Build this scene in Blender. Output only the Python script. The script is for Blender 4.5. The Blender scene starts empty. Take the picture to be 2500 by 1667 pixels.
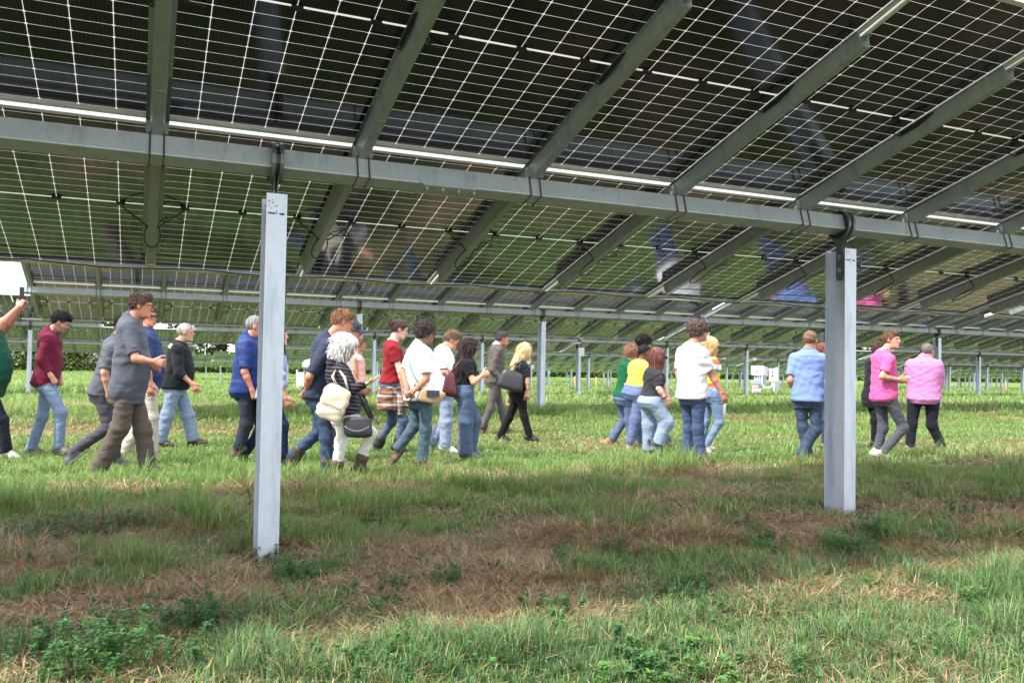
import bpy, math, random, time
import numpy as np
from mathutils import Matrix, Vector
T0 = time.time()
random.seed(7); RS = np.random.RandomState(11)
sc = bpy.context.scene
COL = sc.collection
R_ = math.radians
# ------------------------------------------------------------------ camera model (fitted to the photograph)
FPX, CX, CY = 2055.0, 1250.0, 833.5          # focal length and centre in photo pixels (2500 x 1667)
YAW, PIT, ROL, CH = .4151, .0312, .0166, 1.1164
F_ = np.array([math.sin(YAW)*math.cos(PIT), math.cos(YAW)*math.cos(PIT), math.sin(PIT)])
R0 = np.array([math.cos(YAW), -math.sin(YAW), 0.]); U0 = np.cross(R0, F_)
RT = math.cos(ROL)*R0 + math.sin(ROL)*U0; UP = -math.sin(ROL)*R0 + math.cos(ROL)*U0
CAM = np.array([0, 0, CH])
def at(px, py, D):                            # world point seen at photo pixel, D metres deep
    return CAM + D*(F_ + RT*(px-CX)/FPX - UP*(py-CY)/FPX)
def gz(x, y):                                 # height of the ground
    x = np.asarray(x, float); y = np.asarray(y, float)
    z = np.interp(y, [-30, 15, 18, 22, 31, 48, 65, 78, 100, 130, 170, 260, 600], [0, 0, .12, .08, 0, -.3, -.65, -1.0, -1.3, -1.1, -.6, 0, 3])
    return z + .02*np.sin(x*.9+y*.7)*np.sin(y*.6-x*.3)
def ray_xy(px, Y, Z):                         # X where photo column px meets the line (Y, Z)
    a = (px-CX)/FPX; D0 = np.array([0, Y, Z-CH])
    return (a*(D0@F_)-D0@RT)/(RT[0]-a*F_[0])

# ------------------------------------------------------------------ materials
def nt(name):
    m = bpy.data.materials.new(name); m.use_nodes = True
    t = m.node_tree; b = t.nodes.get('Principled BSDF')
    return m, t, b
def N(t, kind, **kw):
    n = t.nodes.new(kind)
    for k, v in kw.items():
        if k.startswith('_'): n.inputs[k[1:].replace('_', ' ')].default_value = v
        else: setattr(n, k, v)
    return n
def mathn(t, op, a, b=None, c=None):
    n = t.nodes.new('ShaderNodeMath'); n.operation = op
    for i, v in enumerate((a, b, c)):
        if v is None: continue
        if isinstance(v, (int, float)): n.inputs[i].default_value = v
        else: t.links.new(v, n.inputs[i])
    return n.outputs[0]
def mixc(t, f, a, b):
    n = t.nodes.new('ShaderNodeMix'); n.data_type = 'RGBA'
    for i, v in ((0, f), (6, a), (7, b)):
        if isinstance(v, (int, float)): n.inputs[i].default_value = v
        elif isinstance(v, tuple): n.inputs[i].default_value = (*v, 1) if len(v) == 3 else v
        else: t.links.new(v, n.inputs[i])
    return n.outputs[2]
def noise(t, scale, det=4, rough=.55, vec=None, dist=0):
    n = t.nodes.new('ShaderNodeTexNoise'); n.inputs['Scale'].default_value = scale
    n.inputs['Detail'].default_value = det; n.inputs['Roughness'].default_value = rough; n.inputs['Distortion'].default_value = dist
    if vec is None:
        g = t.nodes.new('ShaderNodeTexCoord'); vec = g.outputs['Object']
    t.links.new(vec, n.inputs['Vector'])
    return n.outputs['Fac']
def bump(t, b, h, s, d=.01):
    n = t.nodes.new('ShaderNodeBump'); n.inputs['Strength'].default_value = s; n.inputs['Distance'].default_value = d
    t.links.new(h, n.inputs['Height']); t.links.new(n.outputs[0], b.inputs['Normal'])
def plain(name, c, rough=.6, metal=0, var=.0, vs=8, spec=.5):
    m, t, b = nt(name); b.inputs['Roughness'].default_value = rough; b.inputs['Metallic'].default_value = metal
    b.inputs['Specular IOR Level'].default_value = spec
    f = noise(t, vs)
    d = tuple(x*(1-max(var, .06)*1.5) for x in c); e = tuple(min(1, x*(1+max(var, .06)*1.5)) for x in c)
    t.links.new(mixc(t, f, d, e), b.inputs['Base Color'])
    return m
_fab = {}
def fabric(c, var=.12, rough=.9, wr=.5, kind=None, c2=None):
    if kind == 'denim': gy = sum(c)/3; c = tuple((x*.74+gy*.26)*.92 for x in c)
    kk = float(np.interp(max(c), [0, .3, .62], [.62, .72, 1.])); c = tuple(round(x*kk, 5) for x in c); key = (c, var, rough, wr, kind, c2)
    if key in _fab: return _fab[key]
    m, t, b = nt('fabric_%d' % len(_fab)); b.inputs['Roughness'].default_value = rough
    b.inputs['Specular IOR Level'].default_value = .14
    b.inputs['Sheen Weight'].default_value = .04; b.inputs['Sheen Roughness'].default_value = .6
    tc = t.nodes.new('ShaderNodeTexCoord'); mp = t.nodes.new('ShaderNodeMapping'); t.links.new(tc.outputs['Object'], mp.inputs[0])
    f = noise(t, 5, 5, .6, tc.outputs['Object'])
    f2 = noise(t, 60, 3, .6, tc.outputs['Object'])
    f = mathn(t, 'ADD', mathn(t, 'MULTIPLY', f, .7), mathn(t, 'MULTIPLY', f2, .3))
    d = tuple(x*(1-var*1.6) for x in c); e = tuple(min(.95, x*(1+var*1.6)) for x in c)
    col = mixc(t, f, d, e)
    if kind == 'denim':
        st = mp; st.inputs['Scale'].default_value = (1, 1, .25)
        g = noise(t, 22, 4, .7, mp.outputs[0])
        cr = N(t, 'ShaderNodeMapRange'); cr.inputs[1].default_value = .45; cr.inputs[2].default_value = .75
        t.links.new(g, cr.inputs[0])
        col = mixc(t, mathn(t, 'MULTIPLY', cr.outputs[0], .26), col, tuple(min(.9, x*1.6+.05) for x in c))
    if kind == 'stripe':
        sx = t.nodes.new('ShaderNodeSeparateXYZ'); t.links.new(tc.outputs['Object'], sx.inputs[0])
        w = mathn(t, 'ADD', mathn(t, 'MULTIPLY', sx.outputs[2], 27), mathn(t, 'MULTIPLY', noise(t, 3, 2), 1.2))
        w = mathn(t, 'ADD', w, mathn(t, 'MULTIPLY', sx.outputs[0], 3.))
        fr = mathn(t, 'FRACT', w)
        msk = mathn(t, 'LESS_THAN', fr, mathn(t, 'ADD', .06, mathn(t, 'MULTIPLY', noise(t, 9, 2), .2)))
        col = mixc(t, msk, col, c2)
    if kind == 'bands':
        sx = t.nodes.new('ShaderNodeSeparateXYZ'); t.links.new(tc.outputs['Object'], sx.inputs[0])
        cr = t.nodes.new('ShaderNodeValToRGB'); cr.color_ramp.interpolation = 'CONSTANT'
        t.links.new(mathn(t, 'FRACT', mathn(t, 'MULTIPLY', sx.outputs[2], 2.1)), cr.inputs[0])
        el = cr.color_ramp.elements
        el[0].color = (.75, .55, .05, 1); el[1].position = .3; el[1].color = (.1, .35, .2, 1)
        for p_, c_ in ((.4, (.7, .7, .65, 1)), (.55, (.55, .09, .04, 1)), (.7, (.7, .62, .1, 1)), (.85, (.5, .1, .05, 1))):
            x_ = el.new(p_); x_.color = c_
        col = cr.outputs[0]
    if kind == 'plaid':
        sx = t.nodes.new('ShaderNodeSeparateXYZ'); t.links.new(tc.outputs['Object'], sx.inputs[0])
        hor = mathn(t, 'ADD', mathn(t, 'MULTIPLY', sx.outputs[0], 1.), mathn(t, 'MULTIPLY', sx.outputs[1], 1.))
        def lines(v, s, w, o=0.):
            return mathn(t, 'LESS_THAN', mathn(t, 'FRACT', mathn(t, 'ADD', mathn(t, 'MULTIPLY', v, s), o)), w)
        col = mixc(t, mathn(t, 'MULTIPLY', lines(hor, 9, .35), .75), (.24, .145, .08), (.40, .37, .34))
        col = mixc(t, mathn(t, 'MULTIPLY', lines(sx.outputs[2], 9, .4), .7), col, (.17, .05, .035))
        col = mixc(t, mathn(t, 'MULTIPLY', lines(hor, 9, .14, .3), .6), col, (.03, .04, .09))
        col = mixc(t, mathn(t, 'MULTIPLY', lines(sx.outputs[2], 9, .12, .55), .75), col, (.55, .5, .46))
        col = mixc(t, mathn(t, 'MULTIPLY', lines(sx.outputs[2], 9, .1, .25), .7), col, (.04, .05, .1))
    t.links.new(col, b.inputs['Base Color'])
    mp2 = t.nodes.new('ShaderNodeMapping'); t.links.new(tc.outputs['Object'], mp2.inputs[0])
    mp2.inputs['Scale'].default_value = (1, 1, 1.7); mp2.inputs['Rotation'].default_value = (.2, .35, 0)
    rg = lambda sc_, w_: mathn(t, 'MULTIPLY', mathn(t, 'POWER', mathn(t, 'ABSOLUTE', mathn(t, 'SUBTRACT', noise(t, sc_, 1, .4, mp2.outputs[0], 1.0), .5)), .6), w_)
    h = mathn(t, 'ADD', rg(4, 1.3), rg(10, .35))
    h = mathn(t, 'ADD', h, mathn(t, 'MULTIPLY', noise(t, 260, 2), .05))
    bump(t, b, h, min(1, wr*.9), .022)
    _fab[key] = m; return m
def vcol(name, rough=.6, sss=0, hair=False, spec=.5):
    m, t, b = nt(name); b.inputs['Roughness'].default_value = rough; b.inputs['Specular IOR Level'].default_value = spec
    a = t.nodes.new('ShaderNodeVertexColor'); a.layer_name = 'Col'
    col = a.outputs[0]
    tc = t.nodes.new('ShaderNodeTexCoord'); mp = t.nodes.new('ShaderNodeMapping'); t.links.new(tc.outputs['Object'], mp.inputs[0])
    if hair:
        mp.inputs['Scale'].default_value = (1, 1, .22)
        f = noise(t, 90, 4, .7, mp.outputs[0], .5)
        hs = t.nodes.new('ShaderNodeHueSaturation'); t.links.new(col, hs.inputs['Color'])
        t.links.new(mathn(t, 'ADD', mathn(t, 'MULTIPLY', f, 1.5), .3), hs.inputs['Value'])
        col = hs.outputs[0]; bump(t, b, f, .7, .01)
    else:
        f = noise(t, 25, 4, .6, tc.outputs['Object'])
        hs = t.nodes.new('ShaderNodeHueSaturation'); t.links.new(col, hs.inputs['Color'])
        t.links.new(mathn(t, 'ADD', mathn(t, 'MULTIPLY', f, .3), .85), hs.inputs['Value'])
        col = hs.outputs[0]
    t.links.new(col, b.inputs['Base Color'])
    if sss: b.inputs['Subsurface Weight'].default_value = sss; b.inputs['Subsurface Radius'].default_value = (.02, .008, .004)
    return m
M_SKIN = vcol('skin', .55, 0, spec=.35); M_HAIR = vcol('hair', .6, 0, True, .2); M_SHOE = vcol('shoe_leather', .6)
M_BLACKP = plain('black_plastic', (.015, .015, .016), .35)
M_LENS = plain('dark_lens', (.01, .01, .012), .08)
# ------------------------------------------------------------------ objects
def tag(o, label=None, cat=None, group=None, kind=None):
    if label: o['label'] = label
    if cat: o['category'] = cat
    if group: o['group'] = group
    if kind: o['kind'] = kind
    return o
def empty(name, loc, rot=(0, 0, 0)):
    o = bpy.data.objects.new(name, None); COL.objects.link(o); o.location = loc; o.rotation_euler = rot
    o.empty_display_size = .1
    return o
def mk(name, v, f, mat, parent=None, org=(0, 0, 0), smooth=False, colors=None):
    me = bpy.data.meshes.new(name)
    v = np.asarray(v, np.float32)-np.asarray(org, np.float32)
    if isinstance(f, np.ndarray):
        me.vertices.add(len(v)); me.vertices.foreach_set('co', v.ravel())
        k = f.shape[1]; me.loops.add(f.size); me.loops.foreach_set('vertex_index', f.ravel().astype(np.int32))
        me.polygons.add(len(f)); me.polygons.foreach_set('loop_start', np.arange(0, f.size, k, dtype=np.int32))
        me.update(calc_edges=True)
    else:
        me.from_pydata([tuple(x) for x in v.tolist()], [], f); me.update()
    if smooth: me.polygons.foreach_set('use_smooth', np.ones(len(me.polygons), bool))
    if colors is not None:
        ca = me.color_attributes.new('Col', 'FLOAT_COLOR', 'POINT')
        c4 = np.ones((len(v), 4), np.float32); c4[:, :3] = colors; ca.data.foreach_set('color', c4.ravel())
    if mat: me.materials.append(mat)
    o = bpy.data.objects.new(name, me); COL.objects.link(o)
    if parent: o.parent = parent
    return o
class MB:
    """collects boxes, bars, tubes and polygons into one mesh"""
    def __init__(s): s.v = []; s.f = []
    def add(s, v, f):
        n = len(s.v); s.v += [tuple(map(float, x)) for x in v]; s.f += [tuple(i+n for i in q) for q in f]; return s
    def box(s, lo, hi):
        (a, b, c), (d, e, g) = lo, hi
        return s.add([(a, b, c), (d, b, c), (d, e, c), (a, e, c), (a, b, g), (d, b, g), (d, e, g), (a, e, g)],
                     [(0, 3, 2, 1), (4, 5, 6, 7), (0, 1, 5, 4), (1, 2, 6, 5), (2, 3, 7, 6), (3, 0, 4, 7)])
    def obox(s, c, ax, h):       # oriented box: centre, three axes, half sizes
        c = np.array(c, float); ax = [np.array(a, float) for a in ax]; v = []
        for k in (-1, 1):
            for (i, j) in ((-1, -1), (1, -1), (1, 1), (-1, 1)):
                v.append(c+ax[0]*i*h[0]+ax[1]*j*h[1]+ax[2]*k*h[2])
        return s.add(v, [(0, 3, 2, 1), (4, 5, 6, 7), (0, 1, 5, 4), (1, 2, 6, 5), (2, 3, 7, 6), (3, 0, 4, 7)])
    def prism(s, poly, y0, y1, ax='y'):   # closed polygon in (x,z) pushed along y, or in (x,y) along z, or (y,z) along x
        n = len(poly); v = []
        for t in (y0, y1):
            for (a, b) in poly: v.append({'y': (a, t, b), 'z': (a, b, t), 'x': (t, a, b)}[ax])
        f = [tuple(range(n)), tuple(range(2*n-1, n-1, -1))]+[(i, i+n, (i+1) % n+n, (i+1) % n) for i in range(n)]
        return s.add(v, f)
    def tube(s, pts, r, n=8, cap=True):
        pts = [np.array(p, float) for p in pts]; rr = r if isinstance(r, (list, tuple)) else [r]*len(pts)
        v = []; a = None
        for i, p in enumerate(pts):
            d = pts[min(i+1, len(pts)-1)]-pts[max(i-1, 0)]; d /= (np.linalg.norm(d)+1e-9)
            if a is None: a = np.cross(d, (0, 0, 1) if abs(d[2]) < .9 else (1, 0, 0))
            a = a-d*(a@d); a /= np.linalg.norm(a)+1e-9; b = np.cross(d, a)
            for k in range(n):
                t = 2*math.pi*k/n; v.append(p+rr[i]*(a*math.cos(t)+b*math.sin(t)))
        f = [(i*n+k, i*n+(k+1) % n, (i+1)*n+(k+1) % n, (i+1)*n+k) for i in range(len(pts)-1) for k in range(n)]
        if cap: f += [tuple(range(n-1, -1, -1)), tuple((len(pts)-1)*n+k for k in range(n))]
        return s.add(v, f)
    def build(s, name, mat, parent=None, org=(0, 0, 0), smooth=False):
        return mk(name, s.v, s.f, mat, parent, org, smooth)
def unit(v): v = np.asarray(v, float); return v/(np.linalg.norm(v)+1e-12)
# ------------------------------------------------------------------ implicit surfaces
class Field:
    def __init__(s, lo, hi, h):
        s.h = h; s.lo = np.floor(np.array(lo, float)/h)*h; s.n = np.ceil((np.array(hi)-s.lo)/h).astype(int)+1
        s.F = np.full(s.n, 1., np.float32)
        s.ax = [(s.lo[i]+h*np.arange(s.n[i])).astype(np.float32) for i in range(3)]
    def sub(s, lo, hi):
        a = np.clip(np.floor((np.array(lo)-s.lo)/s.h).astype(int), 0, s.n); b = np.clip(np.ceil((np.array(hi)-s.lo)/s.h).astype(int)+1, 0, s.n)
        if (b <= a).any(): return None, None
        sl = tuple(slice(a[i], b[i]) for i in range(3))
        P = np.stack(np.meshgrid(*[s.ax[i][sl[i]] for i in range(3)], indexing='ij'), -1)
        return sl, P
    def put(s, fn, lo, hi, k=.02, neg=False, only=None):
        m = k+2.5*s.h; sl, P = s.sub(np.array(lo)-m, np.array(hi)+m)
        if sl is None: return
        d = fn(P).astype(np.float32); a = s.F[sl]
        if neg:
            d = -d; h = np.maximum(k-np.abs(a-d), 0)/k; s.F[sl] = np.maximum(a, d)+h*h*k*.25
        else:
            h = np.maximum(k-np.abs(a-d), 0)/k; s.F[sl] = np.minimum(a, d)-h*h*k*.25
    def cone(s, a, b, ra, rb, k=.02, side=None, w=1., neg=False):
        a = np.array(a, float); b = np.array(b, float); ab = b-a; L2 = ab@ab+1e-9
        def fn(P):
            q = P-a.astype(np.float32); t = np.clip(q@ab/L2, 0, 1).astype(np.float32)
            q = q-t[..., None]*ab.astype(np.float32)
            if side is not None:
                u = (q@side)[..., None]; q = q-u*side.astype(np.float32)*np.float32(1-1/w)
            return np.sqrt((q*q).sum(-1))-(ra+(rb-ra)*t)
        r = max(ra, rb)*max(w, 1.); s.put(fn, np.minimum(a, b)-r, np.maximum(a, b)+r, k, neg)
    def ell(s, c, fr, r, k=.02, neg=False):
        c = np.array(c, float); fr = np.array(fr, float); r = np.array(r, float)
        def fn(P):
            q = (P-c)@fr.T; k0 = np.sqrt(((q/r)**2).sum(-1)); k1 = np.sqrt(((q/r**2)**2).sum(-1))+1e-6
            return k0*(k0-1)/k1
        e = max(r); s.put(fn, c-e, c+e, k, neg)
    def loft(s, o, fr, zs, A, B, Cy, k=.03, e=2.3):
        o = np.array(o, float); fr = np.array(fr, float); zs = np.array(zs, float)
        def fn(P):
            q = (P-o)@fr.T; z = q[..., 2]; a = np.interp(z, zs, A); b = np.interp(z, zs, B); c = np.interp(z, zs, Cy)
            rr = ((np.abs(q[..., 0])/a)**e+(np.abs(q[..., 1]-c)/b)**e)**(1/e)
            d = (rr-1)*np.minimum(a, b)*.9
            return np.maximum(d, np.maximum(z-zs[-1], zs[0]-z))
        p0 = o+fr[2]*zs[0]; p1 = o+fr[2]*zs[-1]; r = max(max(A), max(B))+max(abs(np.array(Cy)))
        s.put(fn, np.minimum(p0, p1)-r, np.maximum(p0, p1)+r, k)
    def cut(s, p, n):        # remove the side n points to
        n = unit(n); p = np.array(p, float); d = -(p@n)
        pl = (s.ax[0]*n[0])[:, None, None]+(s.ax[1]*n[1])[None, :, None]+(s.ax[2]*n[2])[None, None, :]+d
        s.F = np.maximum(s.F, pl.astype(np.float32))
    def cutlocal(s, p, n, r):
        n = unit(n); p = np.array(p, float)
        sl, P = s.sub(p-r, p+r)
        if sl is None: return
        q = P-p; d = q@n; ok = (q*q).sum(-1) < r*r
        s.F[sl] = np.where(ok, np.maximum(s.F[sl], d), s.F[sl])
    def wrinkle(s, amp, seed=0, f=1., base=2):
        r = np.random.RandomState(seed); X, Y, Z = s.ax[0][:, None, None], s.ax[1][None, :, None], s.ax[2][None, None, :]
        w = 0
        for i in range(5):
            d = r.normal(size=3); d[2] = d[2]*.6+1.6*np.sign(d[2]); d = unit(d); e = unit(r.normal(size=3)); fr = f*2*math.pi/r.uniform(.07, .16)
            w = w+np.sin(fr*(X*d[0]+Y*d[1]+Z*d[2])+base*np.sin(18*(X*e[0]+Y*e[1]+Z*e[2])+r.uniform(0, 6)))
        s.F = s.F+(amp*.45*w).astype(np.float32)
    def curl(s, amp, seed=0, f=1.):
        r = np.random.RandomState(seed); X, Y, Z = s.ax[0][:, None, None], s.ax[1][None, :, None], s.ax[2][None, None, :]
        w = 0
        for i in range(6):
            d = unit(r.normal(size=3)); e = unit(r.normal(size=3)); fr = f*2*math.pi/r.uniform(.022, .05)
            w = w+np.sin(fr*(X*d[0]+Y*d[1]+Z*d[2])+2*np.sin(60*(X*e[0]+Y*e[1]+Z*e[2])))
        s.F = s.F+(amp*.4*w).astype(np.float32)
    def mesh(s):
        F = s.F; F = np.pad(F, 1, constant_values=1.); ins = F < 0
        c = np.zeros(np.array(F.shape)-1, np.int8)
        for i in (0, 1):
            for j in (0, 1):
                for k in (0, 1): c += ins[i:F.shape[0]-1+i, j:F.shape[1]-1+j, k:F.shape[2]-1+k]
        act = (c > 0) & (c < 8); I = np.argwhere(act)
        if len(I) == 0: return np.zeros((0, 3)), np.zeros((0, 4), int)
        idx = np.full(act.shape, -1, np.int32); idx[tuple(I.T)] = np.arange(len(I))
        off = [(i, j, k) for i in (0, 1) for j in (0, 1) for k in (0, 1)]
        V = {o: F[I[:, 0]+o[0], I[:, 1]+o[1], I[:, 2]+o[2]] for o in off}
        S = np.zeros((len(I), 3)); n = np.zeros(len(I))
        for o in off:
            for a in range(3):
                if o[a] == 0:
                    p = list(o); p[a] = 1; p = tuple(p); u, v = V[o], V[p]; m = (u < 0) != (v < 0)
                    t = np.where(m, u/np.where(m, u-v, 1), 0); q = np.tile(np.array(o, float), (len(I), 1)); q[:, a] = t
                    S += q*m[:, None]; n += m
        P = (I+S/n[:, None]-1)*s.h+s.lo
        Q = []
        for a in range(3):
            b, d = (a+1) % 3, (a+2) % 3
            sl0 = [slice(None)]*3; sl1 = [slice(None)]*3; sl0[a] = slice(0, -1); sl1[a] = slice(1, None)
            e0, e1 = ins[tuple(sl0)], ins[tuple(sl1)]
            for val in (True, False):
                E = np.argwhere((e0 == val) & (e1 != val))
                E = E[(E[:, b] > 0) & (E[:, d] > 0) & (E[:, b] < F.shape[b]-1) & (E[:, d] < F.shape[d]-1)]
                g = []
                for (x, y) in ((-1, -1), (0, -1), (0, 0), (-1, 0)):
                    e = E.copy(); e[:, b] += x; e[:, d] += y; g.append(idx[tuple(e.T)])
                g = np.stack(g, 1)
                if not val: g = g[:, ::-1]
                Q.append(g)
        Q = np.concatenate(Q); Q = Q[(Q >= 0).all(1)]
        return P, Q
# ------------------------------------------------------------------ solar trackers
TILT = .2783; VD = np.array([0, math.cos(TILT), -math.sin(TILT)]); ND = np.array([0, math.sin(TILT), math.cos(TILT)])
BAY = 1.155; MW, ML = 1.135, 2.222; HT = 2.30; NM = .150   # module frame sits NM above the tube centre
def galv(name, c, rough=.42, met=.35, sc_=9):
    m, t, b = nt(name); b.inputs['Roughness'].default_value = rough; b.inputs['Metallic'].default_value = met
    f = noise(t, sc_, 6, .7); v = t.nodes.new('ShaderNodeTexVoronoi'); v.inputs['Scale'].default_value = 45
    tc = t.nodes.new('ShaderNodeTexCoord'); t.links.new(tc.outputs['Object'], v.inputs['Vector'])
    hs = t.nodes.new('ShaderNodeSeparateColor'); t.links.new(v.outputs['Color'], hs.inputs[0])
    k = mathn(t, 'ADD', mathn(t, 'MULTIPLY', f, .8), mathn(t, 'MULTIPLY', hs.outputs[0], .12))
    mp = t.nodes.new('ShaderNodeMapping'); mp.inputs['Scale'].default_value = (3, 3, .35); t.links.new(tc.outputs['Object'], mp.inputs[0])
    st = noise(t, 4, 5, .7, mp.outputs[0]); cr = N(t, 'ShaderNodeMapRange'); cr.inputs[1].default_value = .52; cr.inputs[2].default_value = .72; t.links.new(st, cr.inputs[0])
    col = mixc(t, k, tuple(x*.74 for x in c), tuple(min(1, x*1.18) for x in c))
    col = mixc(t, mathn(t, 'MULTIPLY', cr.outputs[0], .55), col, tuple(x*.5 for x in c))
    t.links.new(col, b.inputs['Base Color'])
    t.links.new(mathn(t, 'ADD', mathn(t, 'MULTIPLY', f, .25), rough-.12), b.inputs['Roughness'])
    bump(t, b, f, .15, .003)
    return m
M_POST = galv('galvanised_post', (.52, .56, .64), .45, .4); M_TUBE = galv('galvanised_tube', (.42, .45, .49), .42, .35, 6)
M_RAIL = galv('galvanised_rail', (.33, .36, .37), .4, .35, 12)
M_ALU = plain('frame_aluminium', (.62, .61, .60), .38, .4); M_STEEL = plain('dark_steel', (.09, .09, .095), .4, .6)
M_BRK = plain('bracket_steel', (.13, .135, .14), .45, .5); M_CABLE = plain('black_cable', (.012, .012, .012), .5); M_COPPER = plain('copper_edge', (.35, .18, .1), .35, .6)
def module_mat():
    m = bpy.data.materials.new('solar_glass'); m.use_nodes = True; t = m.node_tree; t.nodes.clear()
    out = t.nodes.new('ShaderNodeOutputMaterial'); tc = t.nodes.new('ShaderNodeTexCoord'); sx = t.nodes.new('ShaderNodeSeparateXYZ'); t.links.new(tc.outputs['UV'], sx.inputs[0])
    u = mathn(t, 'MULTIPLY', mathn(t, 'SUBTRACT', sx.outputs[0], .5), MW); v = mathn(t, 'MULTIPLY', mathn(t, 'SUBTRACT', sx.outputs[1], .5), ML)
    cu = (MW-.03)/6; va = mathn(t, 'SUBTRACT', mathn(t, 'ABSOLUTE', v), .0065); cv = (ML/2-.0065-.017)/12
    def dist(x, c, off=0.):       # distance to the nearest cell border
        f = mathn(t, 'FRACT', mathn(t, 'ADD', mathn(t, 'DIVIDE', x, c), off)); return mathn(t, 'MULTIPLY', mathn(t, 'SUBTRACT', .5, mathn(t, 'ABSOLUTE', mathn(t, 'SUBTRACT', f, .5))), c)
    du, dv = dist(u, cu), dist(va, cv)
    line = mathn(t, 'LESS_THAN', du, .0018); lv = mathn(t, 'LESS_THAN', dv, .0012)
    cor = mathn(t, 'LESS_THAN', mathn(t, 'ADD', du, dv), .0095); mid = mathn(t, 'LESS_THAN', va, .0005)
    eu = mathn(t, 'GREATER_THAN', mathn(t, 'ABSOLUTE', u), MW/2-.0165)
    L = mathn(t, 'MAXIMUM', mathn(t, 'MAXIMUM', line, lv), mathn(t, 'MAXIMUM', mathn(t, 'MAXIMUM', cor, mid), eu))
    # fine bus-bar dashes
    bu = mathn(t, 'LESS_THAN', dist(u, cu/10, .5), .0006); bv = mathn(t, 'LESS_THAN', dist(v, .012), .0025)
    dash = mathn(t, 'MULTIPLY', bu, mathn(t, 'ADD', mathn(t, 'MULTIPLY', bv, .6), .12))
    d0 = t.nodes.new('ShaderNodeBsdfDiffuse'); t.links.new(mixc(t, dash, mixc(t, noise(t, 3, 3), (.006, .0065, .009), (.014, .0145, .019)), (.18, .15, .12)), d0.inputs[0])
    d1 = t.nodes.new('ShaderNodeBsdfDiffuse'); d1.inputs[0].default_value = (.55, .53, .48, 1)
    tr = t.nodes.new('ShaderNodeBsdfTranslucent'); tr.inputs[0].default_value = (.54, .51, .46, 1)
    mx = t.nodes.new('ShaderNodeMixShader'); mx.inputs[0].default_value = .36; t.links.new(d1.outputs[0], mx.inputs[1]); t.links.new(tr.outputs[0], mx.inputs[2])
    m2 = t.nodes.new('ShaderNodeMixShader'); t.links.new(L, m2.inputs[0]); t.links.new(d0.outputs[0], m2.inputs[1]); t.links.new(mx.outputs[0], m2.inputs[2])
    gl = t.nodes.new('ShaderNodeBsdfGlossy'); gl.inputs['Roughness'].default_value = .095; gl.inputs[0].default_value = (.86, .9, 1, 1)
    lw = t.nodes.new('ShaderNodeLayerWeight'); lw.inputs[0].default_value = .5      # facing: 0 head on, 1 grazing
    p5 = mathn(t, 'POWER', lw.outputs['Facing'], 2.9)
    fr = mathn(t, 'ADD', .036, mathn(t, 'MULTIPLY', p5, .9))
    m3 = t.nodes.new('ShaderNodeMixShader'); t.links.new(fr, m3.inputs[0]); t.links.new(m2.outputs[0], m3.inputs[1]); t.links.new(gl.outputs[0], m3.inputs[2])
    t.links.new(m3.outputs[0], out.inputs[0]); return m
M_GLASS = module_mat()
def tab(P):      # table coordinates (x, v, n) -> tracker local
    P = np.asarray(P, float); return np.stack([P[..., 0], P[..., 1]*VD[1]+P[..., 2]*ND[1], P[..., 1]*VD[2]+P[..., 2]*ND[2]], -1)
def tmesh(mb): mb.v = [tuple(q) for q in tab(np.array(mb.v))]; return mb
# shared meshes (all in table orientation, origin on the tube axis)
def glass_mesh():
    me = bpy.data.meshes.new('solar_panel'); z = NM+.030
    P = tab([(-MW/2, -ML/2, z), (MW/2, -ML/2, z), (MW/2, ML/2, z), (-MW/2, ML/2, z)])
    me.from_pydata([tuple(p) for p in P.tolist()], [], [(0, 3, 2, 1)]); uv = me.uv_layers.new(name='UVMap')
    for i, c in enumerate([(0, 0), (0, 1), (1, 1), (1, 0)]): uv.data[i].uv = c
    me.materials.append(M_GLASS); return me
def m_of(mb, name, mat, smooth=False):
    o = mb.build(name, mat, smooth=smooth); me = o.data; bpy.data.objects.remove(o); return me
fr = MB(); a, b = MW/2, ML/2; z0, z1 = NM, NM+.034
for (x0, x1, y0, y1) in ((-a, a, -b, -b+.004), (-a, a, b-.004, b), (-a, -a+.004, -b+.004, b-.004), (a-.004, a, -b+.004, b-.004)): fr.box((x0, y0, z0), (x1, y1, z1))
for (x0, x1, y0, y1) in ((-a+.004, a-.004, -b+.004, -b+.03), (-a+.004, a-.004, b-.03, b-.004), (-a+.004, -a+.028, -b+.03, b-.03), (a-.028, a-.004, -b+.03, b-.03)): fr.box((x0, y0, z0), (x1, y1, z0+.002))
for (x0, x1, y0, y1) in ((-a, a, -b, -b+.012), (-a, a, b-.012, b), (-a, -a+.010, -b+.012, b-.012), (a-.010, a, -b+.012, b-.012)): fr.box((x0, y0, z1-.009), (x1, y1, z1+.001))
ME_FRAME = m_of(tmesh(fr), 'frame', M_ALU); ME_GLASS = glass_mesh()
def jb(dx):
    q = MB(); q.box((dx-.028, -.011, NM+.015), (dx+.028, .011, NM+.029)); q.box((dx-.015, -.014, NM+.013), (dx+.015, .014, NM+.024))
    for s in (-1, 1): q.tube([(dx+s*.034, 0, NM+.020), (dx+s*.06, .004, NM+.022)], .004, 5)
    return m_of(tmesh(q), 'junction_box', M_BLACKP)
ME_JB = [jb(-MW/3), jb(0), jb(MW/3)]
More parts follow.
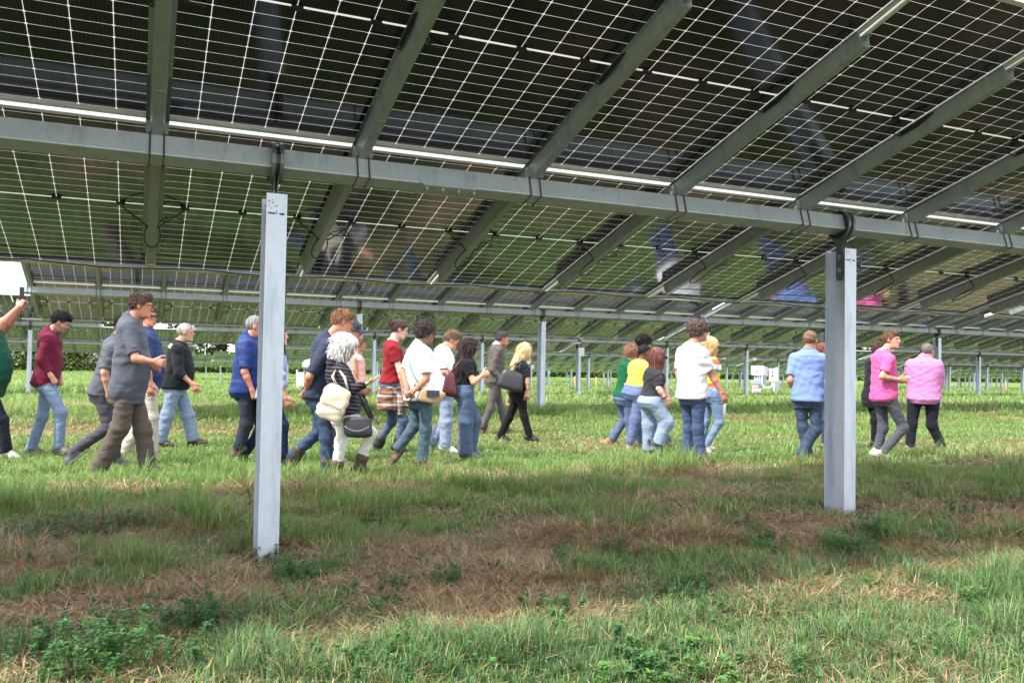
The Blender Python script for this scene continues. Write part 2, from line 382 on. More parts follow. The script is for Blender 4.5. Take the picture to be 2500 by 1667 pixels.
def rail_mesh(full=True):
    q = MB(); z0, z1 = .066, NM-.001; t_ = .003
    def hat(v0, v1, g):
        w0, w1, w2 = .022+g, .034+g, .060
        prof = [(-w2, z1), (-w1, z1), (-w0, z0-g), (w0, z0-g), (w1, z1), (w2, z1), (w2, z1-t_), (w1+t_, z1-t_), (w0+t_*.7, z0-g-t_), (-w0-t_*.7, z0-g-t_), (-w1-t_, z1-t_), (-w2, z1-t_)]
        q.prism(prof, v0, v1, 'y')
    hat(-1.84, 1.84, 0)
    if full:
        hat(-.50, -.0401, .0035); hat(.0401, .42, .0035)
        for v in (-1.72, -.62, .5, 1.72):
            for s in (-1, 1): q.tube([(s*.047, v, z1-.003), (s*.047, v, z1-.012)], .008, 6)
        for s in (-1, 1): q.box((s*.045-.012, -.085, z0-.002), (s*.045+.012, -.065, z1-.02))
    return m_of(tmesh(q), 'rail', M_RAIL)
ME_RAIL, ME_RAIL_FAR = rail_mesh(True), rail_mesh(False)
def ubolt(dx):
    q = MB(); r = .0675; z1 = NM-.03
    q.tube([(dx, -r, z1), (dx, -r, -r), (dx, r, -r), (dx, r, z1)], .0055, 6); return m_of(tmesh(q), 'u_bolt', M_STEEL)
ME_UB = [ubolt(-.036), ubolt(.036)]
def cable_loop(s):
    q = MB(); z = NM
    def tp(p): return p
    q.tube([(s*(MW/2-MW/3)+.0*s, 1.10, z+.01), (s*.16, 1.09, z-.02), (s*.075, 1.12, z-.075), (s*.03, 1.18, z-.09)], .005, 5)
    pts = [(-.035, 1.17, z-.085)]+[(-.052*math.cos(a_)*(1 if 1 else 1), 1.30+.16*math.sin(a_)*(1), z-.098-.02*math.sin(a_)) for a_ in np.linspace(-.9, math.pi+.9, 14)][::1]+[(.035, 1.16, z-.085)]
    if s > 0: q.tube(pts, .005, 5); q.tube([(.04, 1.16, z-.06)]+[(.13+.07*math.cos(a_), 1.17+.045*math.sin(a_), z-.03) for a_ in np.linspace(math.pi, -math.pi*.9, 14)], .0045, 5)
    return m_of(tmesh(q), 'cable', M_CABLE)
ME_CB = [cable_loop(-1), cable_loop(1)]
def cable_up():
    q = MB(); z = NM
    q.tube([(-.045, -1.34, z-.005), (-.05, -1.2, z-.03), (-.045, -1.06, z-.02), (-.09, -1.05, z-.0), (-.2, -1.08, z+.015)], .005, 5)
    q.tube([(.03, -1.28, z-.09), (.055, -1.22, z-.05), (.075, -1.12, z-.0), (.18, -1.08, z+.015)], .005, 5)
    q.tube([(-.052, -1.32, z-.008), (-.055, -1.08, z-.012)], .009, 6)
    return m_of(tmesh(q), 'cable', M_CABLE)
ME_CU = cable_up()
def post_mesh(h):
    q = MB(); d, w_, tf, tw = .096, .0585, .0085, .006
    q.box((-w_, -d-tf, -.3), (w_, -d, h)); q.box((-w_, d, -.3), (w_, d+tf, h-.0)); q.box((-tw/2, -d, -.3), (tw/2, d, h-.004))
    return m_of(q, 'post', M_POST)
def bearing(parent, full=True):
    q = MB(); n = 28 if full else 14; r = .110; pts = []
    sec = []
    for k in range(n): a_ = 2*math.pi*k/n; sec.append((r*math.cos(a_), r*math.sin(a_)))
    q.prism(sec, -.026, .026, 'x'); o = q.build('bearing_ring', M_BLACKP, parent)
    q = MB(); m_ = n; outer = [( (r+.012)*math.cos(a_), (r+.012)*math.sin(a_)) for a_ in np.linspace(0, 2*math.pi, m_, endpoint=False)]; inner = [((r+.001)*math.cos(a_), (r+.001)*math.sin(a_)) for a_ in np.linspace(0, 2*math.pi, m_, endpoint=False)]
    for x0, x1 in ((-.034, -.012), (.012, .034)):
        v = [(x0, *p) for p in outer]+[(x1, *p) for p in outer]+[(x0, *p) for p in inner]+[(x1, *p) for p in inner]
        f = []
        for k in range(m_):
            l = (k+1) % m_; f += [(k, l, l+m_, k+m_), (k+2*m_, k+3*m_, l+3*m_, l+2*m_), (k, k+2*m_, l+2*m_, l), (k+m_, l+m_, l+3*m_, k+3*m_)]
        q.add(v, f)
    for x0 in (.008, -.014):
        q.prism([(-.055, -.125), (-.075, -.095), (.075, -.095), (.055, -.125), (.036, -.17), (.036, -.42), (.02, -.445), (-.02, -.445), (-.036, -.42), (-.036, -.17)], x0, x0+.006, 'x')
    q.build('bearing_bracket', M_BRK, parent)
    if full:
        q = MB()
        for z in (-.26, -.36):
            q.tube([(-.02, 0, z), (-.012, 0, z)], .024, 12); q.tube([(-.03, 0, z), (-.018, 0, z)], .015, 6); q.tube([(-.05, 0, z), (-.02, 0, z)], .008, 8)
        q.build('bolt', M_RAIL, parent)
def link(me, name, parent, loc=(0, 0, 0), rot=None):
    o = bpy.data.objects.new(name, me); COL.objects.link(o); o.parent = parent; o.location = loc
    if rot: o.rotation_euler = rot
    return o
M_WHITEP = plain('white_enclosure', (.72, .72, .72), .4, var=.05); M_GREYP = plain('grey_enclosure', (.3, .32, .35), .5)
def tracker(label, MX, Y, lvl, nb=13, posts=4.4, p0=None, dg=0.):
    """one motor driven table of panels; MX is the motor post"""
    def hz(x): return float(gz(x, Y))+dg
    z0, z1 = hz(MX-nb*BAY), hz(MX+nb*BAY)
    base = empty('solar_tracker', (MX, Y, hz(MX))); tag(base, label, 'solar panels', 'rows of tilted solar panels on posts')
    L = nb*BAY+.165; C0 = HT
    q = MB(); w_ = .0625
    q.box((-L-.16, -w_, -w_), (L+.16, w_, w_)); tmesh(q); o = q.build('torque_tube', M_TUBE, base); o.location = (0, 0, C0)
    bv = o.modifiers.new('edge', 'BEVEL'); bv.width = .007; bv.segments = 2
    for s in (-1, 1):
        for k in range(nb):
            for vv in (-1, 1):
                x = s*(.165+BAY*(k+.5)); p = link(ME_GLASS, 'solar_panel', base, tuple(tab((x, vv*(ML/2+.019)-.05, 0))+[0, 0, C0]))
                p.rotation_euler = (RS.normal(0, .0009), RS.normal(0, .0009), 0)
                if lvl <= 4: link(ME_FRAME, 'frame', p)
                if lvl <= 3:
                    for m_ in ME_JB: link(m_, 'junction_box', p)
        for k in range(nb+1):
            x = s*(.165+BAY*k); r = link(ME_RAIL if lvl <= 2 else ME_RAIL_FAR, 'rail', base, (x, 0, C0))
            if lvl <= 3:
                for m_ in ME_UB: link(m_, 'u_bolt', r)
            if lvl <= 3:
                for m_ in ME_CB: link(m_, 'cable', r)
            if lvl <= 2: link(ME_CU, 'cable', r)
    n = int(L/posts)
    for k in range(-n-1, n+1):
        x = k*posts+(p0 or 0)
        if abs(x) > L or abs(x) < .8: continue
        gx = float(gz(MX+x, Y))-base.location[2]+dg*0
        p = link(post_mesh(2.10-gx) if lvl <= 3 else ME_POST, 'post', base, (x, 0, gx if lvl <= 3 else 0)); 
        if lvl <= 3:
            e = link(None, 'bearing', p, (0, 0, C0-gx)); bearing_children(e, lvl)
        else: link(ME_BEAR, 'bearing', p, (0, 0, C0))
    p = link(post_mesh(2.0), 'post', base); dr = link(None, 'slew_drive', base, (0, 0, C0))
    q = MB(); q.tube([(-.05, 0, 0), (.05, 0, 0)], .15, 24); q.tube([(-.075, 0, 0), (.075, 0, 0)], .115, 24); q.box((-.09, -.09, -.33), (.09, .09, -.12)); q.build('gear_housing', M_STEEL, dr)
    q = MB(); q.tube([(-.02, -.18, -.09), (-.3, -.2, -.11), (-.46, -.21, -.12)], [.05, .045, .045], 12); q.tube([(-.46, -.21, -.12), (-.52, -.215, -.125)], .03, 10); q.build('motor', plain('motor_silver', (.5, .52, .52), .3, .6) if 'motor_silver' not in bpy.data.materials else bpy.data.materials['motor_silver'], dr, smooth=False)
    q = MB(); q.box((-.09, -.20, -.62), (.16, -.09, -.28)); q.build('control_box', M_WHITEP if lvl > 1 else M_GREYP, dr)
    q = MB()
    for ix in (-.03, .035, .1):
        for iz in (-.36, -.45, -.54): q.tube([(ix, -.2025, iz), (ix, -.199, iz)], .016, 8)
    q.build('knockout', M_STEEL, dr)
    return base
ME_POST = None
def bearing_children(e, lvl):
    if not hasattr(bearing_children, 'c'): bearing_children.c = {}
    k = lvl <= 2
    if k not in bearing_children.c:
        bearing(e, k); bearing_children.c[k] = [(c.name.split('.')[0], c.data) for c in e.children]
    else:
        for nm, me in bearing_children.c[k]: link(me, nm, e)
ME_POST = post_mesh(2.10)
q = MB(); q.prism([(.12*math.cos(a_), .12*math.sin(a_)) for a_ in np.linspace(0, 2*math.pi, 12, endpoint=False)], -.03, .03, 'x'); q.box((-.008, -.036, -.42), (.008, .036, -.1)); ME_BEAR = m_of(q, 'bearing', M_BLACKP)
def post_marks(p, h):
    q = MB(); r = random.Random(4)
    for i in range(9): x = -.055+r.random()*.09; q.box((x, -.1055, h-.115-r.random()*.006), (x+.004+r.random()*.018, -.1044, h-.110+r.random()*.003))
    for i in range(12): x = -.05+r.random()*.05; z = h-.02-r.random()*.09; q.box((x, -.1055, z), (x+.003+r.random()*.005, -.1044, z+.003+r.random()*.006))
    q.build('scuff_mark', M_STEEL, p)
t1 = tracker('nearest table of solar panels, overhead across the whole upper half of the picture', 9.455, 5.077, 1, p0=.07-.03)
for c_ in t1.children:
    if c_.name.startswith('post') and c_.location[0] < -1: post_marks(c_, 2.10)
tracker('second row of panels behind the walkers, its white ended tube starting at the far left', 13.25, 18.0, 2, p0=-.15)
tracker('second row continued, the part of it beyond the right end of that tube', 13.1+33.2, 18.0, 4)
tracker('third row of panels, the table left of the gap seen beside the burgundy shirt', -16.5, 31.36, 3)
tracker('third row of panels, long table with a motor post in the middle distance', 16.9, 31.36, 3)
tracker('third row of panels, table continuing away at the right', 16.9+33.2, 31.36, 4)
tracker('fourth row of panels, short looking piece at far left behind the burgundy shirt', -12.6, 48, 4)
tracker('fourth row of panels, table right of the near left post', 22.2, 48, 4)
tracker('fourth row of panels, table far off at the right edge', 55.4, 48, 4)
NM_ = ['at the far left', 'left of the middle', 'in the middle', 'right of the middle', 'at the far right']
for r, (Yr, x0) in enumerate(((64, 10.), (78, 1.), (92, -8.), (107, 4.), (122, -3.))):
    k = 0; x = x0+20
    while x < 1.43*Yr+16 and k < 5:
        tracker('%s row of panels in the distance, table %s' % (['fifth', 'sixth', 'seventh', 'eighth', 'ninth'][r], NM_[k]), x, Yr, 5, nb=13); x += 33.4; k += 1
# near row extras: splice plate under the tube and the long cable along the low edge
q = MB(); x0 = float(ray_xy(1022, 5.03, 2.33))-9.455; x1 = float(ray_xy(1152, 5.03, 2.33))-9.455
q.box((x0, -.067, -.067), (x1, -.063, .055)); q.box((x0+.02, -.075, -.078), (x1+.01, -.02, -.068)); q.box((x0, .063, -.067), (x1, .067, .055)); q.box((x0, -.067, -.0668), (x1, .067, -.0632))
for i in range(4): q.tube([(x0+.05+i*.105, -.05, -.10), (x0+.05+i*.105, -.05, -.075)], .007, 8)
tmesh(q); o = q.build('splice_plate', galv('splice_zinc', (.42, .46, .5), .4, .35), t1); o.location = (0, 0, HT)
q = MB(); pts = []
for i in range(120):
    x = -15.+i*.25; f = (x-.165) % BAY/BAY; pts.append((x, 2.08, NM-.012-.03*math.sin(math.pi*f)))
q.tube(pts, .005, 5); tmesh(q); o = q.build('string_cable', M_CABLE, t1); o.location = (0, 0, HT)
for c in t1.children:   # loose tie wire at the near post clamps
    pass
print('trackers', round(time.time()-T0, 1), len(bpy.data.objects))
# ------------------------------------------------------------------ ground
def vnoise(x, y, s, seed=0):
    x = np.asarray(x)/s; y = np.asarray(y)/s; xi = np.floor(x).astype(np.int64); yi = np.floor(y).astype(np.int64); fx = x-xi; fy = y-yi
    fx = fx*fx*(3-2*fx); fy = fy*fy*(3-2*fy)
    def h(i, j):
        n = (i*374761393+j*668265263+seed*1442695041) & 0x7fffffff; n = ((n ^ (n >> 13))*1274126177) & 0x7fffffff; return ((n ^ (n >> 16)) & 0xffff)/65535.
    return (h(xi, yi)*(1-fx)+h(xi+1, yi)*fx)*(1-fy)+(h(xi, yi+1)*(1-fx)+h(xi+1, yi+1)*fx)*fy
def fbm(x, y, s, seed=0): return .5*vnoise(x, y, s, seed)+.3*vnoise(x, y, s/2.1, seed+1)+.2*vnoise(x, y, s/4.3, seed+2)
def thatch(x, y):      # how much dead straw lies here, 0..1
    b = .98*np.exp(-((y-4.5+.06*x)/.95)**2)+1.0*np.exp(-((y-7.5+.05*x)/.35)**2)+.45*np.exp(-((y-5.9)/.4)**2)
    far = sum(.6*np.exp(-((y-c)/.9)**2) for c in (14.5, 20.5, 28.5, 34))
    return np.clip(1.75*(b*(.12+2.6*(fbm(x, y, .8, 3)-.42))+far*(fbm(x, y, 2., 4)-.2)*1.2+np.clip(fbm(x, y, 3., 9)-.57, 0, 1)*1.6*(y > 8)), 0, 1)
xs = np.concatenate([np.linspace(-600, -30, 30), np.linspace(-28, 30, 150), np.linspace(31, 200, 90), np.linspace(210, 900, 30)])
ys = np.concatenate([np.linspace(-60, 0, 20), np.linspace(.3, 12, 80), np.linspace(12.5, 60, 90), np.linspace(62, 300, 80), np.linspace(320, 900, 20)])
X, Y = np.meshgrid(xs, ys, indexing='ij'); Z = gz(X, Y); nx, ny = X.shape
V = np.stack([X, Y, Z], -1).reshape(-1, 3); i, j = np.meshgrid(np.arange(nx-1), np.arange(ny-1), indexing='ij'); a = (i*ny+j).ravel()
m, t, b = nt('ground_soil'); b.inputs['Roughness'].default_value = .95; b.inputs['Specular IOR Level'].default_value = .1
tc = t.nodes.new('ShaderNodeTexCoord'); va = t.nodes.new('ShaderNodeVertexColor'); va.layer_name = 'Col'
f1 = noise(t, 26, 6, .7); f2 = noise(t, 3.5, 5, .6)
g = mixc(t, f1, (.03, .05, .016), (.10, .15, .04)); s_ = mixc(t, f1, (.07, .042, .024), (.26, .165, .09))
sc2 = t.nodes.new('ShaderNodeSeparateColor'); t.links.new(va.outputs[0], sc2.inputs[0])
far = mixc(t, f2, (.085, .15, .03), (.14, .20, .05))
c = mixc(t, sc2.outputs[0], g, s_); c = mixc(t, sc2.outputs[1], c, far); t.links.new(c, b.inputs['Base Color'])
bump(t, b, f1, .8, .03)
cc = np.zeros((len(V), 3)); cc[:, 0] = thatch(V[:, 0], V[:, 1]); cc[:, 1] = np.clip((V[:, 1]-30)/50, 0, 1)
tag(mk('ground', V, np.stack([a, a+ny, a+ny+1, a+1], 1), m, None, (0, 0, 0), True, cc), kind='structure')
# ------------------------------------------------------------------ grass
def blades(x, y, hgt, wid, az, lean, curv, col, z=None):
    n = len(x); z = gz(x, y)-.004 if z is None else z
    dx, dy = np.cos(az), np.sin(az); px_, py_ = -dy, dx
    o = np.stack([x, y, z], -1); s = np.stack([px_, py_, 0*px_], -1)*(wid/2)[:, None]
    d1 = np.stack([dx*np.sin(lean), dy*np.sin(lean), np.cos(lean)], -1); l2 = np.minimum(lean+curv, 1.9); d2 = np.stack([dx*np.sin(l2), dy*np.sin(l2), np.cos(l2)], -1)
    m_ = o+d1*(hgt*.55)[:, None]; tp = m_+d2*(hgt*.45)[:, None]; tp[:, 2] = np.maximum(tp[:, 2], z+.004)
    V = np.stack([o-s, o+s, m_-s*.8, m_+s*.8, tp], 1).reshape(-1, 3)
    b_ = (np.arange(n)*5)[:, None]; Fc = np.concatenate([b_+[0, 1, 3], b_+[0, 3, 2], b_+[2, 3, 4]], 0)
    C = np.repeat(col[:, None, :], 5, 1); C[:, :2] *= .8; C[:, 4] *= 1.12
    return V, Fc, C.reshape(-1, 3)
m, t, b = nt('grass_blade'); va = t.nodes.new('ShaderNodeVertexColor'); va.layer_name = 'Col'; t.links.new(va.outputs[0], b.inputs['Base Color'])
b.inputs['Roughness'].default_value = .55; b.inputs['Specular IOR Level'].default_value = .35
tr = t.nodes.new('ShaderNodeBsdfTranslucent'); hs = t.nodes.new('ShaderNodeHueSaturation'); hs.inputs['Value'].default_value = 1.5; hs.inputs['Hue'].default_value = .485; t.links.new(va.outputs[0], hs.inputs['Color']); t.links.new(hs.outputs[0], tr.inputs[0])
mx = t.nodes.new('ShaderNodeMixShader'); mx.inputs[0].default_value = .3; out = t.nodes['Material Output']; t.links.new(b.outputs[0], mx.inputs[1]); t.links.new(tr.outputs[0], mx.inputs[2]); t.links.new(mx.outputs[0], out.inputs[0])
M_GRASS = m
FH = unit(F_*[1, 1, 0]); RH = np.array([FH[1], -FH[0], 0])
def scatter(n, d0, d1, mar, r):
    # uniform over the wedge between depths d0 and d1
    D = np.sqrt(r.uniform(d0*d0, d1*d1, n*2)); lat = r.uniform(-1, 1, n*2)*(.66*D+mar)
    keep = r.uniform(0, 1, n*2) < (.66*D+mar)/(.66*D+mar*D/d1) * .999
    D, lat = D[:n], lat[:n]
    return FH[0]*D+RH[0]*lat, FH[1]*D+RH[1]*lat
GV, GF, GC = [], [], []; off = 0
def emit(V, Fc, C):
    global off
    GV.append(V.astype(np.float32)); GF.append((Fc+off).astype(np.int32)); GC.append(C.astype(np.float32)); off += len(V)
def zone_grass(n, d0, d1, mar, seed, hs_, ws_, tuft):
    r = np.random.RandomState(seed); x, y = scatter(n, d0, d1, mar, r)
    # gather two thirds of the blades into tufts
    k = r.uniform(size=n) < .7; cx = (np.floor(x/tuft)+.5)*tuft; cy = (np.floor(y/tuft)+.5)*tuft
    jx = (vnoise(cx*97.1, cy*83.7, 1.0, 5)-.5)*tuft*1.2; jy = (vnoise(cx*71.3, cy*91.9, 1.0, 6)-.5)*tuft*1.2
    rr = tuft*.28*np.sqrt(r.uniform(size=n)); aa = r.uniform(0, 6.283, n)
    x = np.where(k, cx+jx+rr*np.cos(aa), x); y = np.where(k, cy+jy+rr*np.sin(aa), y)
    az = np.where(k, aa+r.normal(0, .6, n), r.uniform(0, 6.283, n))
    T = np.clip(thatch(x, y)+(.10+.35*(fbm(x, y, .5, 77) > .52))*(y < 8.3), 0, 1)*np.interp(y, [2.6, 4.3], [.55, 1.])+.14*(y < 4.4)*(fbm(x, y, .6, 91) > .5); big = fbm(x, y, .8, 21); lus = fbm(x, y, 4., 33)
    tall = .55+1.1*np.clip(big-.25, 0, 1)*1.5
    dead = r.uniform(size=n) < np.clip(T*.95+.05+.07*(lus < .5)*(y > 9), 0, .96)
    flat = dead & (r.uniform(size=n) < .9*np.clip(T*1.8, .3, 1))
    mow = np.interp(y, [8.2, 9.2, 14.5, 17], [1., .5, .55, 1.])
    rim = 1+.3*np.exp(-((y-8.2)/.5)**2)
    mow = mow*np.interp(y, [2.5, 4.2, 5], [.64, .74, 1.])*(1+.8*(fbm(x, y, .45, 51) > .60)); h = hs_*tall*r.uniform(.45, 1.25, n)*mow*rim*np.where(flat, 1.35, 1.)*np.where(dead & ~flat, .8, 1.)
    for q_ in (.68, 5.08): h = h*np.where(np.hypot(x-q_, y-4.97) < .3, .35, 1.)
    lean = np.where(flat, r.uniform(1.15, 1.55, n), np.abs(r.normal(.36, .34, n))); curv = np.where(flat, r.uniform(-.2, .2, n), r.uniform(.15, 1.15, n))
    w_ = ws_*r.uniform(.6, 1.35, n)*np.where(flat, 1.05, 1.)
    hue = r.uniform(size=n)[:, None]; l_ = lus[:, None]
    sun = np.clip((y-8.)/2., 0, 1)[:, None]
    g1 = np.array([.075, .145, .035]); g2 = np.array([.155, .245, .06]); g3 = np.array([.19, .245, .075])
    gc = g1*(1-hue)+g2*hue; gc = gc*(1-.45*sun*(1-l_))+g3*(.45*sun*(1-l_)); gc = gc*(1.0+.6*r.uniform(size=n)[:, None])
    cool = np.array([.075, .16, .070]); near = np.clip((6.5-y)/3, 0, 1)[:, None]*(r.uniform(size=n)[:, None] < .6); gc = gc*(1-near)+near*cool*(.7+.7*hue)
    d1_ = np.array([.19, .11, .055]); d2_ = np.array([.60, .46, .28]); dc = d1_*(1-hue**1.6)+d2_*hue**1.6
    dc = np.where((y > 8.5)[:, None], dc*[.9, 1.1, .9], dc*1.12)
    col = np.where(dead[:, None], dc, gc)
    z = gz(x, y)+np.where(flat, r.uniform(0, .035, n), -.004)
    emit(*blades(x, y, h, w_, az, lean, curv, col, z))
zone_grass(380000, 2.3, 6., 1.0, 1, .105, .0036, .075)
zone_grass(200000, 5.5, 10., 1.0, 2, .12, .0065, .11)
zone_grass(250000, 9.5, 24, 1., 3, .125, .011, .16)
zone_grass(170000, 23, 60, 2., 4, .17, .030, .35)
zone_grass(120000, 58, 165, 4., 5, .22, .085, .9)
def addgrass(name, label):
    o = mk(name, np.concatenate(GV), np.concatenate(GF), M_GRASS, None, (0, 0, 0), False, np.concatenate(GC)); tag(o, label, 'grass', kind='stuff')
addgrass('grass', 'green grass and dry straw covering the field'); GV.clear(); GF.clear(); GC.clear(); off = 0
print('grass', round(time.time()-T0, 1))
# ------------------------------------------------------------------ leafy weeds among the grass
def leaflets(P, az, tilt, ln, wd, col):
    n = len(P); d = np.stack([np.cos(az)*np.cos(tilt), np.sin(az)*np.cos(tilt), np.sin(tilt)], -1); s = np.stack([-np.sin(az), np.cos(az), 0*az], -1); up = np.cross(d, s); up[up[:, 2] < 0] *= -1
    b_ = P; m1 = P+d*(ln*.5)[:, None]; tp = P+d*ln[:, None]; L_ = m1+s*(wd/2)[:, None]+up*(wd*.18)[:, None]; R2 = m1-s*(wd/2)[:, None]+up*(wd*.18)[:, None]
    V = np.stack([b_, L_, tp, R2, m1], 1).reshape(-1, 3); k = (np.arange(n)*5)[:, None]
    Fc = np.concatenate([k+[0, 4, 1], k+[1, 4, 2], k+[2, 4, 3], k+[3, 4, 0]], 0); C = np.repeat(col[:, None, :], 5, 1).reshape(-1, 3); return V, Fc, C
def weed(px, py, rad, n, ln, hgt, col, seed):
    r = np.random.RandomState(seed); d = CAM.copy(); ray = F_+RT*(px-CX)/FPX-UP*(py-CY)/FPX; D = CH/(-ray[2]); c = CAM+ray*D
    ns = max(6, n//14); bx = c[0]+r.normal(0, rad*.5, ns); by = c[1]+r.normal(0, rad*.5, ns); sa = r.uniform(0, 6.283, ns); sl = r.uniform(.05, .7, ns); sh = hgt*r.uniform(.5, 1.1, ns)
    i = r.randint(0, ns, n); f = r.uniform(.15, 1, n)**.7; x = bx[i]+np.cos(sa[i])*np.sin(sl[i])*sh[i]*f; y = by[i]+np.sin(sa[i])*np.sin(sl[i])*sh[i]*f; z = gz(x, y)+sh[i]*np.cos(sl[i])*f
    P = np.stack([x, y, z], -1); a0 = r.uniform(0, 6.283, n); cl = np.array(col)*(.65+.7*r.uniform(size=n))[:, None]*(1+.1*r.normal(size=(n, 3)))
    for k in range(3):
        emit(*leaflets(P, a0+k*2.1+r.normal(0, .2, n), r.uniform(-.2, .5, n), ln*r.uniform(.7, 1.2, n), ln*.62*r.uniform(.8, 1.1, n), np.clip(cl, .01, .9)))
    emit(*blades(bx, by, sh*1.05, np.full(ns, .004), sa, sl, np.zeros(ns), np.tile(np.array(col)*.8, (ns, 1))))
dk, md, lt = (.065, .155, .055), (.075, .175, .055), (.12, .25, .065)
WL = [(200, 1310, .30, 900, .018, .17, md), (60, 1330, .30, 800, .018, .18, dk), (330, 1300, .2, 400, .018, .14, md), (710, 1420, .12, 420, .016, .16, md), (330, 1560, .36, 560, .017, .13, md), (140, 1600, .36, 460, .017, .13, md), (480, 1540, .18, 500, .02, .17, dk), (240, 1640, .25, 600, .024, .2, md),
      (1090, 1430, .12, 380, .016, .14, md), (1380, 1380, .1, 260, .018, .16, md), (970, 1440, .08, 200, .016, .12, md), (2090, 1370, .18, 620, .018, .2, md), (2130, 1330, .12, 300, .02, .2, dk), (1800, 1300, .18, 420, .018, .13, lt), (1880, 1350, .16, 420, .018, .12, lt), (1860, 1330, .1, 240, .018, .12, md),
      (2370, 1480, .06, 160, .02, .12, lt), (2360, 1270, .12, 220, .022, .13, md), (1650, 1650, .26, 300, .026, .09, lt), (1730, 1600, .16, 160, .026, .09, lt), (1560, 1630, .16, 200, .026, .09, md), (1000, 1620, .26, 320, .019, .11, lt), (930, 1650, .26, 320, .019, .11, md), (1360, 1500, .1, 200, .02, .12, md), (1700, 1430, .12, 200, .018, .12, md),
      (500, 1240, .25, 500, .016, .14, md), (1250, 1200, .35, 500, .015, .14, lt), (1500, 1210, .3, 420, .015, .14, md), (760, 1200, .3, 500, .015, .14, lt), (350, 1180, .35, 600, .015, .15, lt), (1500, 1350, .12, 240, .016, .12, dk), (2450, 1230, .3, 500, .016, .15, dk), (2250, 1200, .3, 500, .016, .14, md), (1900, 1210, .2, 300, .016, .12, md)]
for k, w_ in enumerate(WL): weed(*w_, 100+k)
r = np.random.RandomState(3)
for k in range(60):
    px = r.uniform(0, 2500); py = r.uniform(1170, 1660); weed(px, py, .08, 90, .016, .10, md if k % 2 else lt, 300+k)
# long arching blades in loose clumps near the camera
for (px, py, n) in ((1860, 1480, 110), (2300, 1560, 90), (1400, 1500, 90), (1180, 1600, 120), (640, 1600, 120), (60, 1450, 80), (1640, 1470, 80), (2440, 1640, 80), (2080, 1500, 70), (620, 1300, 70), (480, 1370, 60), (1130, 1340, 60), (2200, 1600, 60), (1900, 1620, 80), (90, 1640, 90), (760, 1490, 60), (1300, 1610, 80), (880, 1380, 40), (2430, 1400, 60)):
    ray = F_+RT*(px-CX)/FPX-UP*(py-CY)/FPX; D = CH/(-ray[2]); c = CAM+ray*D; aa = r.uniform(0, 6.283, n); rr = .2*np.sqrt(r.uniform(size=n))
    cg = np.array([.065, .16, .055])*(.6+.9*r.uniform(size=n))[:, None]
    emit(*blades(c[0]+rr*np.cos(aa), c[1]+rr*np.sin(aa), r.uniform(.08, .2, n), r.uniform(.003, .006, n), aa+r.normal(0, .5, n), r.uniform(.15, .8, n), r.uniform(.3, 1.2, n), cg))
o = mk('weeds', np.concatenate(GV), np.concatenate(GF), M_GRASS, None, (0, 0, 0), False, np.concatenate(GC)); tag(o, 'low clover like weeds and long arching grass clumps in the foreground', 'weeds', kind='stuff')
print('weeds', round(time.time()-T0, 1))
# ------------------------------------------------------------------ the wood at the end of the field
GV.clear(); GF.clear(); GC.clear(); off = 0; r = np.random.RandomState(8)
m, t, b = nt('foliage'); va = t.nodes.new('ShaderNodeVertexColor'); va.layer_name = 'Col'; t.links.new(va.outputs[0], b.inputs['Base Color']); b.inputs['Roughness'].default_value = .7
tk = MB()
for k in range(100):
    X0 = -75+k*3.9+r.uniform(-2, 2); Y0 = 172+r.uniform(-5, 16); H = r.uniform(14, 20) if X0 > -4 else r.uniform(8, 10.5); R1 = r.uniform(2.5, 4.2); g0 = float(gz(X0, Y0))
    tk.tube([(X0, Y0, g0-.5), (X0+.1, Y0, g0+H*.4), (X0+.3, Y0, g0+H*.8)], [.28, .2, .08], 7)
    nl = 26; lc = np.stack([r.normal(0, R1*.5, nl), r.normal(0, R1*.5, nl), r.uniform(.08, 1, nl)*H], -1); n = 1500 if X0 > -4 else 2200; i = r.randint(0, nl, n)
    dv = r.normal(size=(n, 3)); dv /= np.linalg.norm(dv, axis=1)[:, None]; P = lc[i]+dv*(r.uniform(.5, 1.35, n)*[1, .8][k % 2])[:, None]
    P[:, :2] *= (np.sqrt(np.clip(1.15-(P[:, 2]/H-.45)**2*2.2, .1, 1)))[:, None]; P += [X0, Y0, g0]
    base = [(.05, .095, .025), (.035, .075, .022), (.075, .12, .03), (.10, .115, .03)][r.randint(4)]
    cl = np.array(base)*(.55+.9*r.uniform(size=n))[:, None]
    emit(*leaflets(P, r.uniform(0, 6.28, n), r.uniform(-1.2, 1.2, n), r.uniform(.5, 1.1, n), r.uniform(.4, .8, n), cl))
n = 70000; x = r.uniform(-60, 320, n); y = r.uniform(160, 168, n); P = np.stack([x, y, gz(x, y)+np.abs(r.normal(0, 1.7, n))*(.5+vnoise(x, y, 5., 2))], -1)
emit(*leaflets(P, r.uniform(0, 6.28, n), r.uniform(-1, 1, n), r.uniform(.5, .9, n), r.uniform(.35, .6, n), np.array([.09, .12, .035])*(.5+r.uniform(size=n))[:, None]))
o = mk('distant_wood', np.concatenate(GV), np.concatenate(GF), m, None, (0, 0, 0), False, np.concatenate(GC)); tag(o, 'distant line of green trees and bushes closing the field', 'trees', kind='stuff')
tk.build('trunk', plain('bark', (.09, .07, .05), .9), o)
